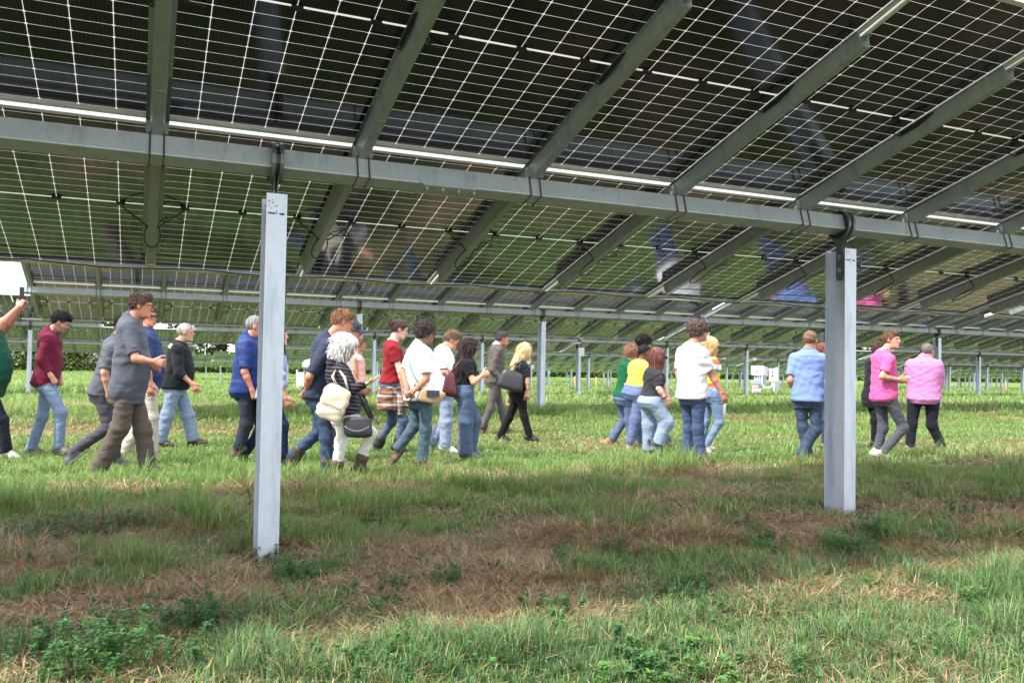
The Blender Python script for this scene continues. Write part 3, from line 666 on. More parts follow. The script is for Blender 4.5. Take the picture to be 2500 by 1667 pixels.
# ------------------------------------------------------------------ small things in the distance
M_WOOD = plain('bare_wood', (.45, .26, .13), .8)
for k, (px, pos) in enumerate(((1241, 'behind the blonde woman in black'), (1404, 'beside the thin motor post in the middle'), (1456, 'just right of the middle'), (1512, 'left of the green polo'), (1935, 'left of the near right post'), (2090, 'right of the near right post'), (2346, 'left of the far right posts'), (2456, 'nearest the right edge'))):
    D = 112; p = at(px, 930, D); g0 = float(gz(p[0], p[1])); e = empty('fence_post', (p[0], p[1], g0)); tag(e, 'pale wooden fence post far across the field, '+pos, 'fence post', 'wooden posts at the field edge')
    q = MB(); q.tube([(0, 0, -.2), (0, 0, 1.05), (0, 0, 1.3)], [.13, .12, .1], 8); q.build('post', M_WOOD, e); q = MB(); q.tube([(0, 0, 1.3), (0, 0, 1.36)], [.125, .05], 8); q.build('cap', M_WOOD, e)
p = at(1868, 958, 46.); g0 = float(gz(p[0], p[1])); e = empty('electrical_cabinets', (p[0], p[1], g0), (0, 0, -YAW)); tag(e, 'pair of white electrical cabinets with curved white conduit between the walkers', 'electrical cabinet')
s = 46./FPX
def bx(name, x0, x1, y0, y1, mat, dep=.25, yo=0., par=e):
    q = MB(); q.box(((x0-1868)*s, yo, (958-y1)*s), ((x1-1868)*s, yo+dep, (958-y0)*s)); o = q.build(name, mat, par); bv = o.modifiers.new('b', 'BEVEL'); bv.width = .012; return o
c1 = bx('cabinet', 1837, 1866, 889, 912, M_WHITEP, .3); bx('nameplate', 1859, 1863, 891, 894, M_GREYP, .004, -.005, c1); bx('switch', 1848, 1851, 901, 906, M_STEEL, .01, -.012, c1)
c2 = bx('cabinet', 1880, 1899, 895, 927, M_WHITEP, .3); bx('switch', 1884, 1887, 902, 906, M_BLACKP, .02, -.022, c2); bx('switch', 1883, 1888, 911, 915, M_BLACKP, .02, -.022, c2)
bx('side_box', 1867, 1875, 892, 912, M_GREYP, .2, .05); c3 = bx('lower_box', 1836, 1858, 924, 934, M_GREYP, .25); bx('lower_panel', 1838, 1852, 935, 944, plain('faded_label', (.42, .33, .33), .6), .2, .02); bx('lower_cover', 1838, 1858, 945, 955, plain('pale_grey', (.5, .52, .55), .5), .2, .02)
for x in (1843, 1847, 1851, 1855):
    q = MB(); q.tube([((x-1868)*s, .1, (958-925)*s), ((x-1868)*s, .1, (958-911)*s)], .022, 8); q.build('conduit', M_WHITEP, e)
q = MB(); q.tube([((x-1868)*s, .08, (958-y)*s) for x, y in ((1861, 911), (1861, 932), (1864, 939), (1869, 942), (1879, 942), (1885, 939), (1887, 932), (1887, 926))], .05, 10); q.build('conduit', M_WHITEP, e, smooth=True)
q = MB(); q.tube([((1891-1868)*s, .1, 0), ((1891-1868)*s, .1, (958-926)*s)], .06, 10); q.build('conduit', M_WHITEP, e, smooth=True)
for x in (1859, 1901): q = MB(); q.box(((x-1868)*s-.05, .32, -.2), ((x-1868)*s+.05, .42, (958-892)*s)); q.build('stand_post', M_POST, e)
p = at(733, 952, 46.); e2 = empty('combiner_box', (p[0], p[1], float(gz(p[0], p[1]))), (0, 0, -YAW)); tag(e2, 'small white combiner box on a leg left of the ginger haired man', 'electrical box')
q = MB(); q.box((-.17, 0, .2), (.17, .2, .95)); q.build('cabinet', M_WHITEP, e2); q = MB(); q.box((-.3, .2, -.2), (-.22, .28, 1.1)); q.build('leg', M_POST, e2); q = MB(); q.tube([(-.1, .1, .2), (-.14, .05, -.1)], .03, 8); q.build('conduit', M_WHITEP, e2)
print('all', round(time.time()-T0, 1))
# ------------------------------------------------------------------ people
SKIN = dict(light=(.48, .25, .17), tan=(.33, .155, .09), red=(.47, .20, .135), dark=(.10, .045, .025), pale=(.62, .37, .28))
def zone(z):
    return {1: (0, 680, 3.0154), 2: (500, 700, 3.137), 3: (840, 740, 3.7327), 4: (1440, 760, 3.92), 5: (1800, 760, 3.92)}[z]
FINGER = [(-.031, .062, .0082), (-.0105, .074, .0088), (.0105, .078, .0088), (.031, .07, .0085)]
def person(label, z, D, neck, hip, head, yaw=10, hyaw=None, hpit=0, sw=.185, g=1., fem=False, belly=0., hunch=0.,
           armN=None, armF=None, legN=None, legF=None, handN='relax', handF='relax', skin='light',
           hair=('short', (.05, .03, .02)), top=None, bottom=None, shoes=((.1, .08, .06), (.3, .3, .28)), glasses=None,
           stubble=None, hs=1., extra=None, seed=1, cap=None):
    ox, oy, s = zone(z)
    # depth at which the lower foot touches the ground
    fy = max((legN[1], legF[1]), key=lambda q_: q_[1])
    for _ in range(12):
        c_ = at(ox+fy[0]/s, oy+fy[1]/s, D_ if _ else D); e_ = c_[2]-.088-float(gz(c_[0], c_[1])); D_ = (D_ if _ else D)*(1+e_/max(.3, CH-c_[2]))
    D = min(max(D_, D*.92), D*1.08)
    HF = .0075
    def W(p, dz=0.):
        if len(p) > 2: dz = p[2]
        return at(ox+p[0]/s, oy+p[1]/s, D+dz)
    fh = unit(RT*[1, 1, 0]); fd = unit(F_*[1, 1, 0])
    def dirs(y):
        y = R_(y); f = fh*math.cos(y)+fd*math.sin(y); r = fh*math.sin(y)-fd*math.cos(y); return unit(f), unit(r)
    bf, br = dirs(yaw); cy = math.cos(R_(yaw))
    Nk, Hp = W(neck), W(hip); sp = unit(Nk-Hp); br = unit(br-sp*(br@sp)); bf = np.cross(sp, br)
    BF = np.array([br, bf, sp]); L = np.linalg.norm(Nk-Hp)
    up_ = float(np.clip(L-(.53 if fem else .56), 0, .10)); Hp = Hp+sp*up_; L0 = L; L = L-up_     # hip joint sits above the shirt hem
    sky_ = lambda v: (v*L0-up_)/L
    # head
    hf, hr = dirs(yaw if hyaw is None else hyaw); p_ = R_(hpit)
    hu = np.array([0, 0, 1.])*math.cos(p_)+hf*math.sin(p_); hf = hf*math.cos(p_)-np.array([0, 0, 1.])*math.sin(p_)
    HR = np.array([hr, hf, hu]); Hc = W(head)
    def h(x, y, zz): return Hc+hs*(hr*x+hf*y+hu*zz)
    ShN = Nk-sp*.092+br*sw*.88; ShF = Nk-sp*.092-br*sw*.88
    HpN = Hp+br*.09*g-sp*.03; HpF = Hp-br*.09*g-sp*.03
    aN = [W(q, -(sw+.04)*cy) for q in armN]; aF = [W(q, (sw+.04)*cy) for q in armF]
    lN = [W(q, -.10*cy) for q in legN]; lF = [W(q, .10*cy) for q in legF]
    if len(aN) < 3: aN.append(aN[1]+unit(aN[1]-aN[0])*.16)
    if len(aF) < 3: aF.append(aF[1]+unit(aF[1]-aF[0])*.16)
    for l in (lN, lF):
        if len(l) < 3: l.append(l[1]+bf*.2-np.array([0, 0, .045]))
    # stands on the ground: origin under the lower foot
    org = np.array([(lN[1][0]+lF[1][0])/2, (lN[1][1]+lF[1][1])/2, 0]); org[2] = float(gz(org[0], org[1]))
    root = empty('person', org); tag(root, label, 'person', 'people walking through the field')
    sk = np.array(SKIN[skin]) if isinstance(skin, str) else np.array(skin)
    # torso profile
    ts = np.array([-.17, -.08, .05, .22, .42, .62, .80, .92, 1.0, 1.08])
    g = g*(.97 if fem else .91); belly *= .85
    if fem:
        A = np.array([.12, .172, .168, .135, .128, .145, .150, .125, .078, .052])*g; B = np.array([.10, .122, .118, .098, .096, .115, .115, .095, .07, .05])*g
        Cc = np.array([0, -.02, -.012, 0, .004, .018, .012, -.004, -.008, 0])
    else:
        A = np.array([.11, .165, .165, .155, .155, .168, .168, .132, .082, .058])*g; B = np.array([.10, .122, .118, .112, .112, .12, .122, .105, .075, .05])*g
        Cc = np.array([0, -.015, -.005, .002, .004, .006, 0, -.012, -.012, 0])
    A = A*np.interp(ts, [0, .7, 1], [1, sw/.185, 1])
    B = B+belly*np.interp(ts, [-.2, .1, .35, .7, .9], [0, .8, 1, .35, 0]); Cc = Cc+belly*.75*np.interp(ts, [-.2, .1, .35, .7], [0, 1, 1, .2])
    Cc = Cc-hunch*np.interp(ts, [.3, .8, 1], [0, 1, .6])
    zs = ts*L
    allp = np.array([Nk, Hp, Hc+[0, 0, .16], Hc-[0, 0, .16], ShN, ShF]+aN+aF+lN+lF)
    Fd = Field(allp.min(0)-.16, allp.max(0)+.16, HF)
    Fd.loft(Hp, BF, zs, A, B, Cc)
    for (Sh, a, mode, sg) in ((ShN, aN, handN, 1), (ShF, aF, handF, -1)):
        Fd.cone(Nk-sp*.03, Sh, .04, .042, .05)
        gg = .5+.5*g
        q_ = .86 if fem else .95; Fd.cone(Sh, a[0], .053*gg*q_, .041*gg*q_, .035); Fd.cone(a[0], a[0]+(a[1]-a[0])*.3, .041*gg*q_, .040*gg*q_, .02); Fd.cone(a[0]+(a[1]-a[0])*.3, a[1], .040*gg*q_, .025*q_, .02)
        hd = unit(a[2]-a[1]); pn = unit(bf*.2-br*sg+.01); 
        if mode == 'open': pn = unit(np.array([0, 0, -1.])+.3*bf)*-1
        pn = unit(pn-hd*(pn@hd)); sd = np.cross(hd, pn)*sg
        if mode == 'pocket':
            Fd.cone(a[1], a[1]+hd*.08, .026, .034, .02); continue
        w0 = a[1]
        Fd.cone(w0, w0+hd*.078, .0155, .0165, .015, side=sd, w=2.3)
        cu = {'relax': .45, 'open': .12, 'grip': 1.15, 'fist': 1.5}[mode]
        for i, (o_, ln, fr) in enumerate(FINGER):
            b0 = w0+hd*.08+sd*o_*1.05; c1 = cu*(1+.12*math.sin(i*1.7+seed)); d1 = unit(hd*math.cos(c1)+pn*math.sin(c1)+sd*o_*2.2*(1.2-min(cu, 1)))
            b1 = b0+d1*ln*.52; d2 = unit(hd*math.cos(c1*1.9)+pn*math.sin(c1*1.9)+sd*o_*1.2); b2 = b1+d2*ln*.5
            Fd.cone(b0, b1, fr, fr*.95, .006); Fd.cone(b1, b2, fr*.95, fr*.8, .004)
        t0 = w0+hd*.022+sd*.03; t1 = t0+unit(hd*.75+sd*.75+pn*.3)*.045; t2 = t1+unit(hd*.95+sd*.25+pn*.35)*.036
        Fd.cone(t0, t1, .014, .0105, .012); Fd.cone(t1, t2, .0105, .0088, .005)
    for (Hj, l) in ((HpN, lN), (HpF, lF)):
        Fd.cone(Hj, l[0], .078*g, .05*g, .03); Fd.cone(l[0], l[1], .048*g, .034, .02); Fd.cone(l[1], l[1]+unit(l[2]-l[1])*.07, .028, .02, .02)
    # head and neck
    Fd.cone(Nk-sp*.02+bf*.01, h(0, -.022, -.05), .062*(.6+.4*g), .052*(.6+.4*g), .03)
    e = lambda c, r, k=.02, neg=False: Fd.ell(h(*c), HR, [x*hs for x in r], k, neg)
    e((0, -.014, .03), (.076, .097, .088), .01); e((0, .03, -.034), (.060, .062, .082), .03); e((0, .047, -.084), (.042, .044, .030), .025)
    e((0, .082, -.1), (.018, .014, .014), .02); e((0, .074, .024), (.052, .020, .014), .015)
    Fd.cone(h(0, .088, .014), h(0, .105, -.024), .007*hs, .0115*hs, .012)
    e((.031, .100, .004), (.017, .012, .011), .012, True); e((-.031, .100, .004), (.017, .012, .011), .012, True)
    e((0, .090, -.058), (.022, .012, .0055), .006); e((0, .088, -.068), (.020, .012, .0055), .006)
    for sg in (-1, 1): e((sg*.076, -.004, -.008), (.010, .019, .031), .008)
    if fem: e((0, -.01, .0), (.07, .08, .07), .02)
    P, Q = Fd.mesh()
    # skin colours
    C = np.tile(sk, (len(P), 1)); q = (P-Hc)@HR.T/hs
    inface = (np.abs(q) < .16).all(1)
    def paint(c, r, col, a=1.):
        d = (((q-np.array(c))/np.array(r))**2).sum(1); w = np.clip((1.3-d)/.5, 0, 1)*a*inface; C[:] = C*(1-w[:, None])+np.array(col)*w[:, None]
    hc = np.array(hair[1])
    for sg in (-1, 1):
        paint((sg*.031, .094, .004), (.013, .02, .006), (.65, .6, .56), .7); paint((sg*.031, .094, .004), (.0065, .02, .006), (.04, .025, .02), .9)
        paint((sg*.032, .090, .024), (.02, .03, .005), hc*.6+.02, .8); paint((sg*.05, .06, -.03), (.03, .05, .03), sk*[1.08, .8, .8], .5)
        paint((sg*.078, -.004, -.008), (.02, .025, .035), sk*[1.1, .75, .75], .5)
    paint((0, .1, -.028), (.018, .03, .016), sk*[1.1, .8, .8], .5)
    paint((0, .095, -.063), (.023, .03, .011), sk*[.95, .55, .55], .75)
    if stubble is not None:
        m = inface & (q[:, 2] < -.035) & (q[:, 1] > -.03+.0*q[:, 2]) & (q[:, 2] > -.14)
        C[m] = C[m]*.45+np.array(stubble)*.55
    mk('body', P, Q, M_SKIN, root, org, True, C)
    # clothing ---------------------------------------------------
    if bottom:
        b = dict(col=(.1, .15, .25), ease=.018, hem=.07, kind=None, waist=.12, knee=(.058 if fem else .064), thigh=(.082 if fem else .09), wr=.003, end=.0); b.update(bottom); b['hem'] *= (.88 if fem else .95); b['knee'] *= (.92 if fem else .96); b['ease'] *= .8; b['wr'] *= .42
        b['waist'] = max(.12, sky_(b['waist'])) if b['waist'] > .12 else .12
        pts = np.array([Hp+sp*.12, HpN, HpF]+lN[:2]+lF[:2]); G = Field(pts.min(0)-.22, pts.max(0)+.22, .010)
        ez = b['ease']; m = ts <= .45
        G.loft(Hp, BF, [-.25*L, -.08*L, .05*L, .22*L, .42*L], np.array([.13, .168, .164, .152, .145])*g*(1.02 if fem else 1)+ez*.7, B[[0, 1, 2, 3, 4]]+ez*.7+.003, Cc[[0, 1, 2, 3, 4]]-np.array([.012, .016, .008, 0, 0]))
        G.cut(Hp+sp*b['waist']*L, sp)
        for (Hj, l) in ((HpN, lN), (HpF, lF)):
            G.cone(Hj, l[0], b['thigh']*g+ez*.4, b['knee']*g+ez*.3, .04); sh = l[1]-l[0]; ed = l[0]+sh*(1+b['end'])
            G.cone(l[0], ed, b['knee']*g+ez*.3, b['hem'], .03)
            G.cone(l[0]+unit(sh)*.01, l[0]+unit(sh)*.03, b['knee']*g+ez*.4+.004, b['knee']*g+ez*.3, .03)
        G.wrinkle(b['wr'], seed, 1.3, 1.5)
        for l in (lN, lF):
            sh = l[1]-l[0]; ed = l[0]+sh*(1+b['end'])
            G.cutlocal(ed+unit(sh)*.025, sh, .16)
        P, Q = G.mesh(); mk('trousers', P, Q, fabric(b['col'], kind=b['kind'], wr=.6), root, org, True)
    for (l, nm) in ((lN, 0), (lF, 1)):
        if shoes is None: break
        an, toe = l[1], l[2]; fdv = unit(toe-an+np.array([0, 0, .03])); 
        dn = unit(np.cross(fdv, np.cross(np.array([0, 0, -1.]), fdv))) if abs(fdv[2]) < .97 else -unit(bf)
        boot = len(shoes) > 2
        hl = an-fdv*.045+dn*.05; bl = an+fdv*.10+dn*.055; tp = an+fdv*.165+dn*.062; sd = np.cross(fdv, dn)
        pp = np.array([hl, bl, tp, an]); G = Field(pp.min(0)-.13, pp.max(0)+.13, .008)
        G.cone(hl-dn*.005, bl, .034, .040, .02, sd, 1.05); G.cone(bl, tp, .040, .024, .02, sd, 1.35); G.cone(an+fdv*.01, hl-dn*.02+fdv*.02, .042, .038, .03)
        G.cone(an+fdv*.02, bl-dn*.01, .035, .03, .03)
        if boot: G.cone(an-unit(an-l[0])*.075, an, .068, .055, .03)
        elif not boot: G.cutlocal(an-dn*.015, -dn, .09)
        G.cutlocal(an+dn*.085, dn, .3)
        P, Q = G.mesh(); dd = (P-an)@dn; C = np.tile(np.array(shoes[0], float), (len(P), 1)); C[dd > .068] = shoes[1]
        mk('shoe', P, Q, M_SHOE, root, org, True, C)
    if top:
        t = dict(col=(.3, .3, .3), hem=-.12, ease=.015, sleeve=.75, kind=None, loose=.0, wr=.0028, collar=True, flare=.0, sl=.0, ntop=.985, rough=.9); t.update(top); t['hem'] = sky_(t['hem'])
        pts = np.array([Nk, Hp, ShN, ShF]+aN[:2]+aF[:2]); G = Field(pts.min(0)-.3, pts.max(0)+.25, .009)
        tz = np.array([t['hem']-.03, -.08, .05, .22, .42, .62, .80, .92, 1.0, 1.05]); tz[1:] = np.maximum(tz[1:], tz[0]+np.arange(1, 10)*.01)
        lo = t['loose']; ea = np.maximum(t['ease'], (((bottom or {}).get('ease', .018)*.7+.016) if t['hem'] < .05 else 0)*(tz < .5))+lo*np.interp(tz, [0, .6, 1], [1, .5, 0])+t['flare']*np.interp(tz, [-.2, .3], [1, 0])
        wa = np.interp(tz, ts, A)+ea; wb = np.interp(tz, ts, B)+ea; wc = np.interp(tz, ts, Cc)
        wa[-1] *= .85; wb[-1] *= .85
        wc = wc-np.interp(tz, [-.1, .05, .4], [.012, .008, 0])
        if not fem or lo > .02: wa[1:5] = np.maximum(wa[1:5], wa[5]*.9)
        G.loft(Hp, BF, tz*L, wa, wb, wc)
        for Sh in (ShN, ShF): G.cone(Nk-sp*.03, Sh-(Sh-Nk)*.1, .052, .05, .05)
        if t['sleeve'] > 0:
            for (Sh, a) in ((ShN, aN), (ShF, aF)):
                gg = (.5+.5*g)*(.9 if fem else 1); sv = t['sleeve']; rs = .061*gg+t['sl']*.4
                S2 = Field(np.minimum(np.minimum(Sh, a[0]), a[1])-.14, np.maximum(np.maximum(Sh, a[0]), a[1])+.14, .009)
                if sv <= 1:
                    S2.cone(Sh, Sh+(a[0]-Sh)*sv, rs, rs*.97, .05); e_ = Sh+(a[0]-Sh)*sv; dv = a[0]-Sh
                else:
                    S2.cone(Sh, a[0], rs, .054*gg+t['sl']*.6, .05); S2.cone(a[0], a[0]+(a[1]-a[0])*(sv-1), .054*gg+t['sl']*.6, (.049 if sv < 1.7 else .037)+t['sl']*.6, .03); e_ = a[0]+(a[1]-a[0])*(sv-1); dv = a[1]-a[0]
                S2.cutlocal(e_+unit(dv)*.012, dv, .12)
                o_ = np.round((S2.lo-G.lo)/.009).astype(int); a0 = np.maximum(o_, 0); b0 = np.minimum(o_+S2.n, G.n)
                if (b0 > a0).all():
                    g_ = tuple(slice(a0[q], b0[q]) for q in range(3)); s_ = tuple(slice(a0[q]-o_[q], b0[q]-o_[q]) for q in range(3)); A1, B1 = G.F[g_], S2.F[s_]
                    k_ = .035; hh = np.maximum(k_-np.abs(A1-B1), 0)/k_; G.F[g_] = np.minimum(A1, B1)-hh*hh*k_*.25*(B1 < .03)
        if t.get('hood'): G.ell(Nk-bf*.06+sp*.02, BF, (.13, .06, .06), .03)
        G.wrinkle(t['wr'], seed+5, .9, 2.5)
        G.cut(Hp+sp*t['hem']*L, -sp-(bf*t.get('tilt', 0)))
        G.cut(Nk+sp*.03+bf*.0, sp+bf*.35)
        P, Q = G.mesh(); sh_ = mk('shirt' if not t.get('coat') else 'jacket', P, Q, fabric(t['col'], kind=t['kind'], c2=t.get('c2'), rough=t['rough'], wr=t.get('bw', .5)), root, org, True)
        if t['collar']:
            G = Field(Nk-.16, Nk+.16, .008); c0 = Nk+sp*.0; cn = unit(h(0, -.022, -.05)-Nk)
            G.cone(c0-cn*.015, c0+cn*.042, .085*(.6+.4*g), .072*(.6+.4*g), .01)
            G.cut(c0+cn*.046, cn+bf*.3); G.cut(c0-cn*.03, -cn)
            P, Q = G.mesh()
            if len(P): mk('collar', P, Q, fabric(t.get('ccol', t['col']), wr=.2), root, org, True)
    # hair ---------------------------------------------------------
    kind, hcol = hair[0], np.array(hair[1], float)
    if kind != 'none':
        tips = [W(q) for q in hair[2:]] if len(hair) > 2 else []
        allp = np.array([Hc]+tips); G = Field(allp.min(0)-.2, allp.max(0)+.2, .0075 if not tips else .009)
        e = lambda c, r, k=.02, neg=False: G.ell(h(*c), HR, [x*hs for x in r], k, neg)
        th = {'short': .006, 'buzz': .003, 'curly': .018, 'long': .013, 'bob': .018, 'bun': .007, 'thick': .010}[kind]
        e((0, -.016, .032), (.076+th, .097+th, .09+th), .01)
        if kind in ('short', 'thick'): e((0, .035, .098), (.055, .05, .022), .03)
        if kind == 'curly': e((0, -.02, .06), (.094, .105, .078), .03)
        if kind == 'thick': e((0, .035, .096), (.058, .052, .022), .02); e((0, -.078, -.03), (.06, .03, .045), .02)
        if kind == 'bob':
            e((0, -.035, -.02), (.105, .095, .11), .03); e((0, -.03, -.075), (.098, .085, .05), .03); e((0, .03, .07), (.09, .08, .06), .03)
        if kind == 'bun': e((0, -.115, .05), (.05, .042, .045), .02)
        # hairline: cut the face free
        hl = {'buzz': .055, 'short': .06, 'curly': .055, 'long': .05, 'bob': .03, 'bun': .07, 'thick': .055}[kind]
        if kind in ('bob', 'long'):
            e((0, .10, -.05), (.066, .075, .10), .01, True)
            if kind == 'long': G.cut(h(0, .07, -.02), HR.T@np.array([0, 1., -.6]))
        else:
            G.cut(h(0, .09, hl), HR.T@np.array([0, 1.0, -1.05])); G.cut(h(0, -.02, -.02 if kind != 'curly' else -.05), HR.T@np.array([0, .75, -1.]))
        if tips:
            prev = h(0, -.045, .03); pr = .088
            for i, tp in enumerate(tips):
                r1 = [.088, .08, .05][min(i, 2)] if len(tips) > 2 else [.085, .055][min(i, 1)]
                G.cone(prev, tp, pr, r1, .04, unit(np.cross(tp-prev, hr)), .72); prev = tp; pr = r1
        if kind == 'curly': G.curl(.010, seed, 1.2)
        elif kind == 'long' and tips: (G.wrinkle(.007, seed, 1.6, 3.) if seed == 16 else G.wrinkle(.002, seed, 1.6, 1.))
        elif kind == 'bob': G.curl(.004, seed, .6)
        else: G.curl(.0018, seed, 1.)
        P, Q = G.mesh(); 
        r = np.random.RandomState(seed); C = np.tile(hcol, (len(P), 1))
        w = .5+.5*np.sin(P@r.normal(size=3)*90+2*np.sin(P@r.normal(size=3)*40)); C *= (.75+.5*w)[:, None]
        P0, Q0, C0_ = P, Q, C
        # loose strands over the shell
        ns = {'buzz': 900, 'short': 1600, 'thick': 2200, 'curly': 2600, 'bob': 3000, 'long': 2600, 'bun': 1500}[kind]
        if len(Q):
            qi = r.randint(0, len(Q), ns); pc = P[Q[qi]].mean(1); e1 = P[Q[qi, 2]]-P[Q[qi, 0]]; e2 = P[Q[qi, 3]]-P[Q[qi, 1]]; nn = np.cross(e1, e2); nn /= np.linalg.norm(nn, axis=1)[:, None]+1e-9
            qh = (pc-Hc)@HR.T
            fl = {'buzz': .05, 'short': .35, 'thick': .5, 'curly': 0, 'bob': .9, 'long': 1.1, 'bun': .8}[kind]
            grav = -hu[None, :]*1.0-hf[None, :]*np.clip(qh[:, 2:3]*6, -.2, .8)
            dv = nn*{'buzz': .5, 'short': .55, 'thick': .3, 'curly': .8, 'bob': .25, 'long': .16, 'bun': .12}[kind]+grav*fl+r.normal(0, {'curly': .7, 'bob': .28, 'bun': .12, 'long': .15}.get(kind, .3), (ns, 3))
            dv /= np.linalg.norm(dv, axis=1)[:, None]
            ln = {'buzz': .007, 'short': .018, 'thick': .022, 'curly': .022, 'bob': .055, 'long': .075, 'bun': .03}[kind]*r.uniform(.5, 1.3, ns)
            sd = np.cross(dv, nn+r.normal(0, .3, (ns, 3))); sd /= np.linalg.norm(sd, axis=1)[:, None]+1e-9; wv = ({'buzz': .0022}.get(kind, .0038))
            mid = pc+dv*ln[:, None]*.5+nn*.003; tipv = pc+dv*ln[:, None]+grav*ln[:, None]*.15
            V2 = np.stack([pc-nn*.004-sd*wv, pc-nn*.004+sd*wv, mid+sd*wv*.8, mid-sd*wv*.8, tipv+sd*wv*.2, tipv-sd*wv*.2], 1).reshape(-1, 3)
            k6 = (np.arange(ns)*6)[:, None]+len(P); Q = np.concatenate([Q, k6+[0, 1, 2, 3], k6+[3, 2, 4, 5]]); P = np.concatenate([P, V2])
            C = np.concatenate([C, np.repeat(hcol*(.6+.9*r.uniform(size=(ns, 1))), 6, 0)])
        mk('hair', P, Q, M_HAIR, root, org, True, np.clip(C, 0, .95))
    if cap is not None:
        G = Field(Hc-.22, Hc+.22, .008); G.ell(h(0, -.012, .045), HR, (.09, .11, .09), .01); G.cut(h(0, 0, .05), -hu)
        G.put(lambda P_: np.maximum(np.abs((P_-h(0, .1, .052))@hu+.25*((P_-h(0, .1, .052))@hr)**2*20)-.006, np.sqrt((((P_-h(0, .1, .052))@hr)/.075)**2+(((P_-h(0, .1, .052))@hf)/.085)**2)*.08-.08), h(0, .1, .05)-.1, h(0, .1, .05)+.1, .008)
        P, Q = G.mesh(); mk('cap', P, Q, fabric(cap), root, org, True)
    if glasses:
        mb = MB(); ga = [hr, hf, hu]
        yo = .108 if glasses != 'top' else .06; zo = .006 if glasses != 'top' else .095
        for sg in (-1, 1):
            if glasses in ('dark', 'top'): mb.obox(h(sg*.033, yo, zo), [hr, unit(hf+hr*sg*.15), hu], (.027, .0025, .019))
            else:
                for (dz, hh) in ((.017, .002), (-.017, .002)): mb.obox(h(sg*.033, yo, zo+dz), ga, (.025, .002, hh))
                for dx in (-.026, .026): mb.obox(h(sg*.033+dx, yo, zo), ga, (.002, .002, .017))
            mb.tube([h(sg*.06, yo-.004, zo+.008), h(sg*.08, yo-.04, zo+.01), h(sg*.083, yo-.115, zo+.006)], .0028, 5)
        mb.obox(h(0, yo+.002, zo+.006), ga, (.009, .002, .002))
        mb.build('glasses', M_LENS if glasses in ('dark', 'top') else M_BLACKP, root, org)
    J = dict(W=W, root=root, org=org, bf=bf, br=br, sp=sp, Nk=Nk, Hp=Hp, L=L, aN=aN, aF=aF, h=h, HR=HR, A=A, B=B, Cc=Cc, ts=ts, ShN=ShN, ShF=ShF, BF=BF, lN=lN, lF=lF)
    return J
def mode_ok(e_, Hp, Nk): return True
# ------------------------------------------------------------------ the walkers, left to right
TAN = 'tan'
J = {}
J[1] = person('man in green polo at the left edge raising a phone', 1, 9.6, (-95, 340), (-75, 830), (-70, 225), yaw=5, belly=.07, g=1.1,
    armN=[(-20, 360, -.2), (140, 205, -.1), (172, 150, -.05)], armF=[(45, 375, .2), (150, 222, .02), (185, 165, .02)], legN=[(10, 1040), (40, 1265), (190, 1305)], legF=[(-120, 1050), (-200, 1230)],
    handN='grip', handF='grip', skin='red', top=dict(col=(.006, .09, .05), hem=-.1, sleeve=.6, rough=.7), bottom=dict(col=(.012, .016, .035), hem=.075, kind='denim'), shoes=((.5, .47, .45), (.6, .58, .55)), seed=1)
J[2] = person('bearded man in burgundy long sleeved shirt looking down', 1, 10.4, (372, 388), (345, 790), (450, 322), yaw=22, hyaw=15, hpit=28,
    armN=[(300, 600, -.2), (375, 715, -.16), (405, 760, -.13)], armF=[(430, 590), (440, 720)], handN='pocket', handF='pocket', legN=[(448, 985), (432, 1235), (510, 1262)], legF=[(315, 1005), (232, 1240), (290, 1262)],
    skin='light', stubble=(.06, .04, .03), hair=('short', (.012, .009, .008)), glasses='clear', top=dict(col=(.17, .012, .04), hem=-.02, sleeve=1.7, loose=.01), bottom=dict(col=(.16, .26, .45), hem=.062, kind='denim'), shoes=((.1, .08, .07), (.4, .38, .35)), seed=2)
J[3] = person('man in grey tee and charcoal trousers trailing behind the grey polo man', 1, 9.3, (868, 445), (765, 860), (915, 352), yaw=12, hpit=20, hs=.92,
    armN=[(772, 690, -.2), (800, 860, -.15), (828, 930, -.1)], armF=[(900, 690), (930, 850)], legN=[(800, 1095), (545, 1270), (480, 1345)], legF=[(850, 1120), (850, 1325), (900, 1350)],
    hair=('short', (.03, .02, .015)), top=dict(col=(.12, .125, .15), hem=-.0, sleeve=.8, loose=.01), bottom=dict(col=(.085, .08, .1), hem=.055, wr=.006), shoes=((.05, .055, .09), (.55, .52, .45)), seed=3)
J[4] = person('large man in slate grey polo and brown trousers holding one hand forward', 1, 8.5, (962, 292), (950, 860), (1040, 200), yaw=14, hyaw=12, hpit=8, g=1.02, belly=.03, sw=.19,
    armN=[(1000, 590, -.24), (1135, 612, -.2), (1215, 625, -.2)], armF=[(1050, 600), (1130, 655, .1), (1190, 662, .05)], handN='grip', legN=[(885, 1090), (735, 1385), (790, 1425)], legF=[(1050, 1110), (1085, 1375), (1160, 1400)],
    skin='red', hair=('short', (.07, .042, .03)), glasses='clear', top=dict(col=(.105, .115, .145), hem=-.1, sleeve=.82, loose=.01, flare=.004, sl=.008, rough=.75), bottom=dict(col=(.135, .105, .09), hem=.085, knee=.082, ease=.03, wr=.007, end=.02), shoes=((.04, .04, .04), (.3, .05, .05)), seed=4)
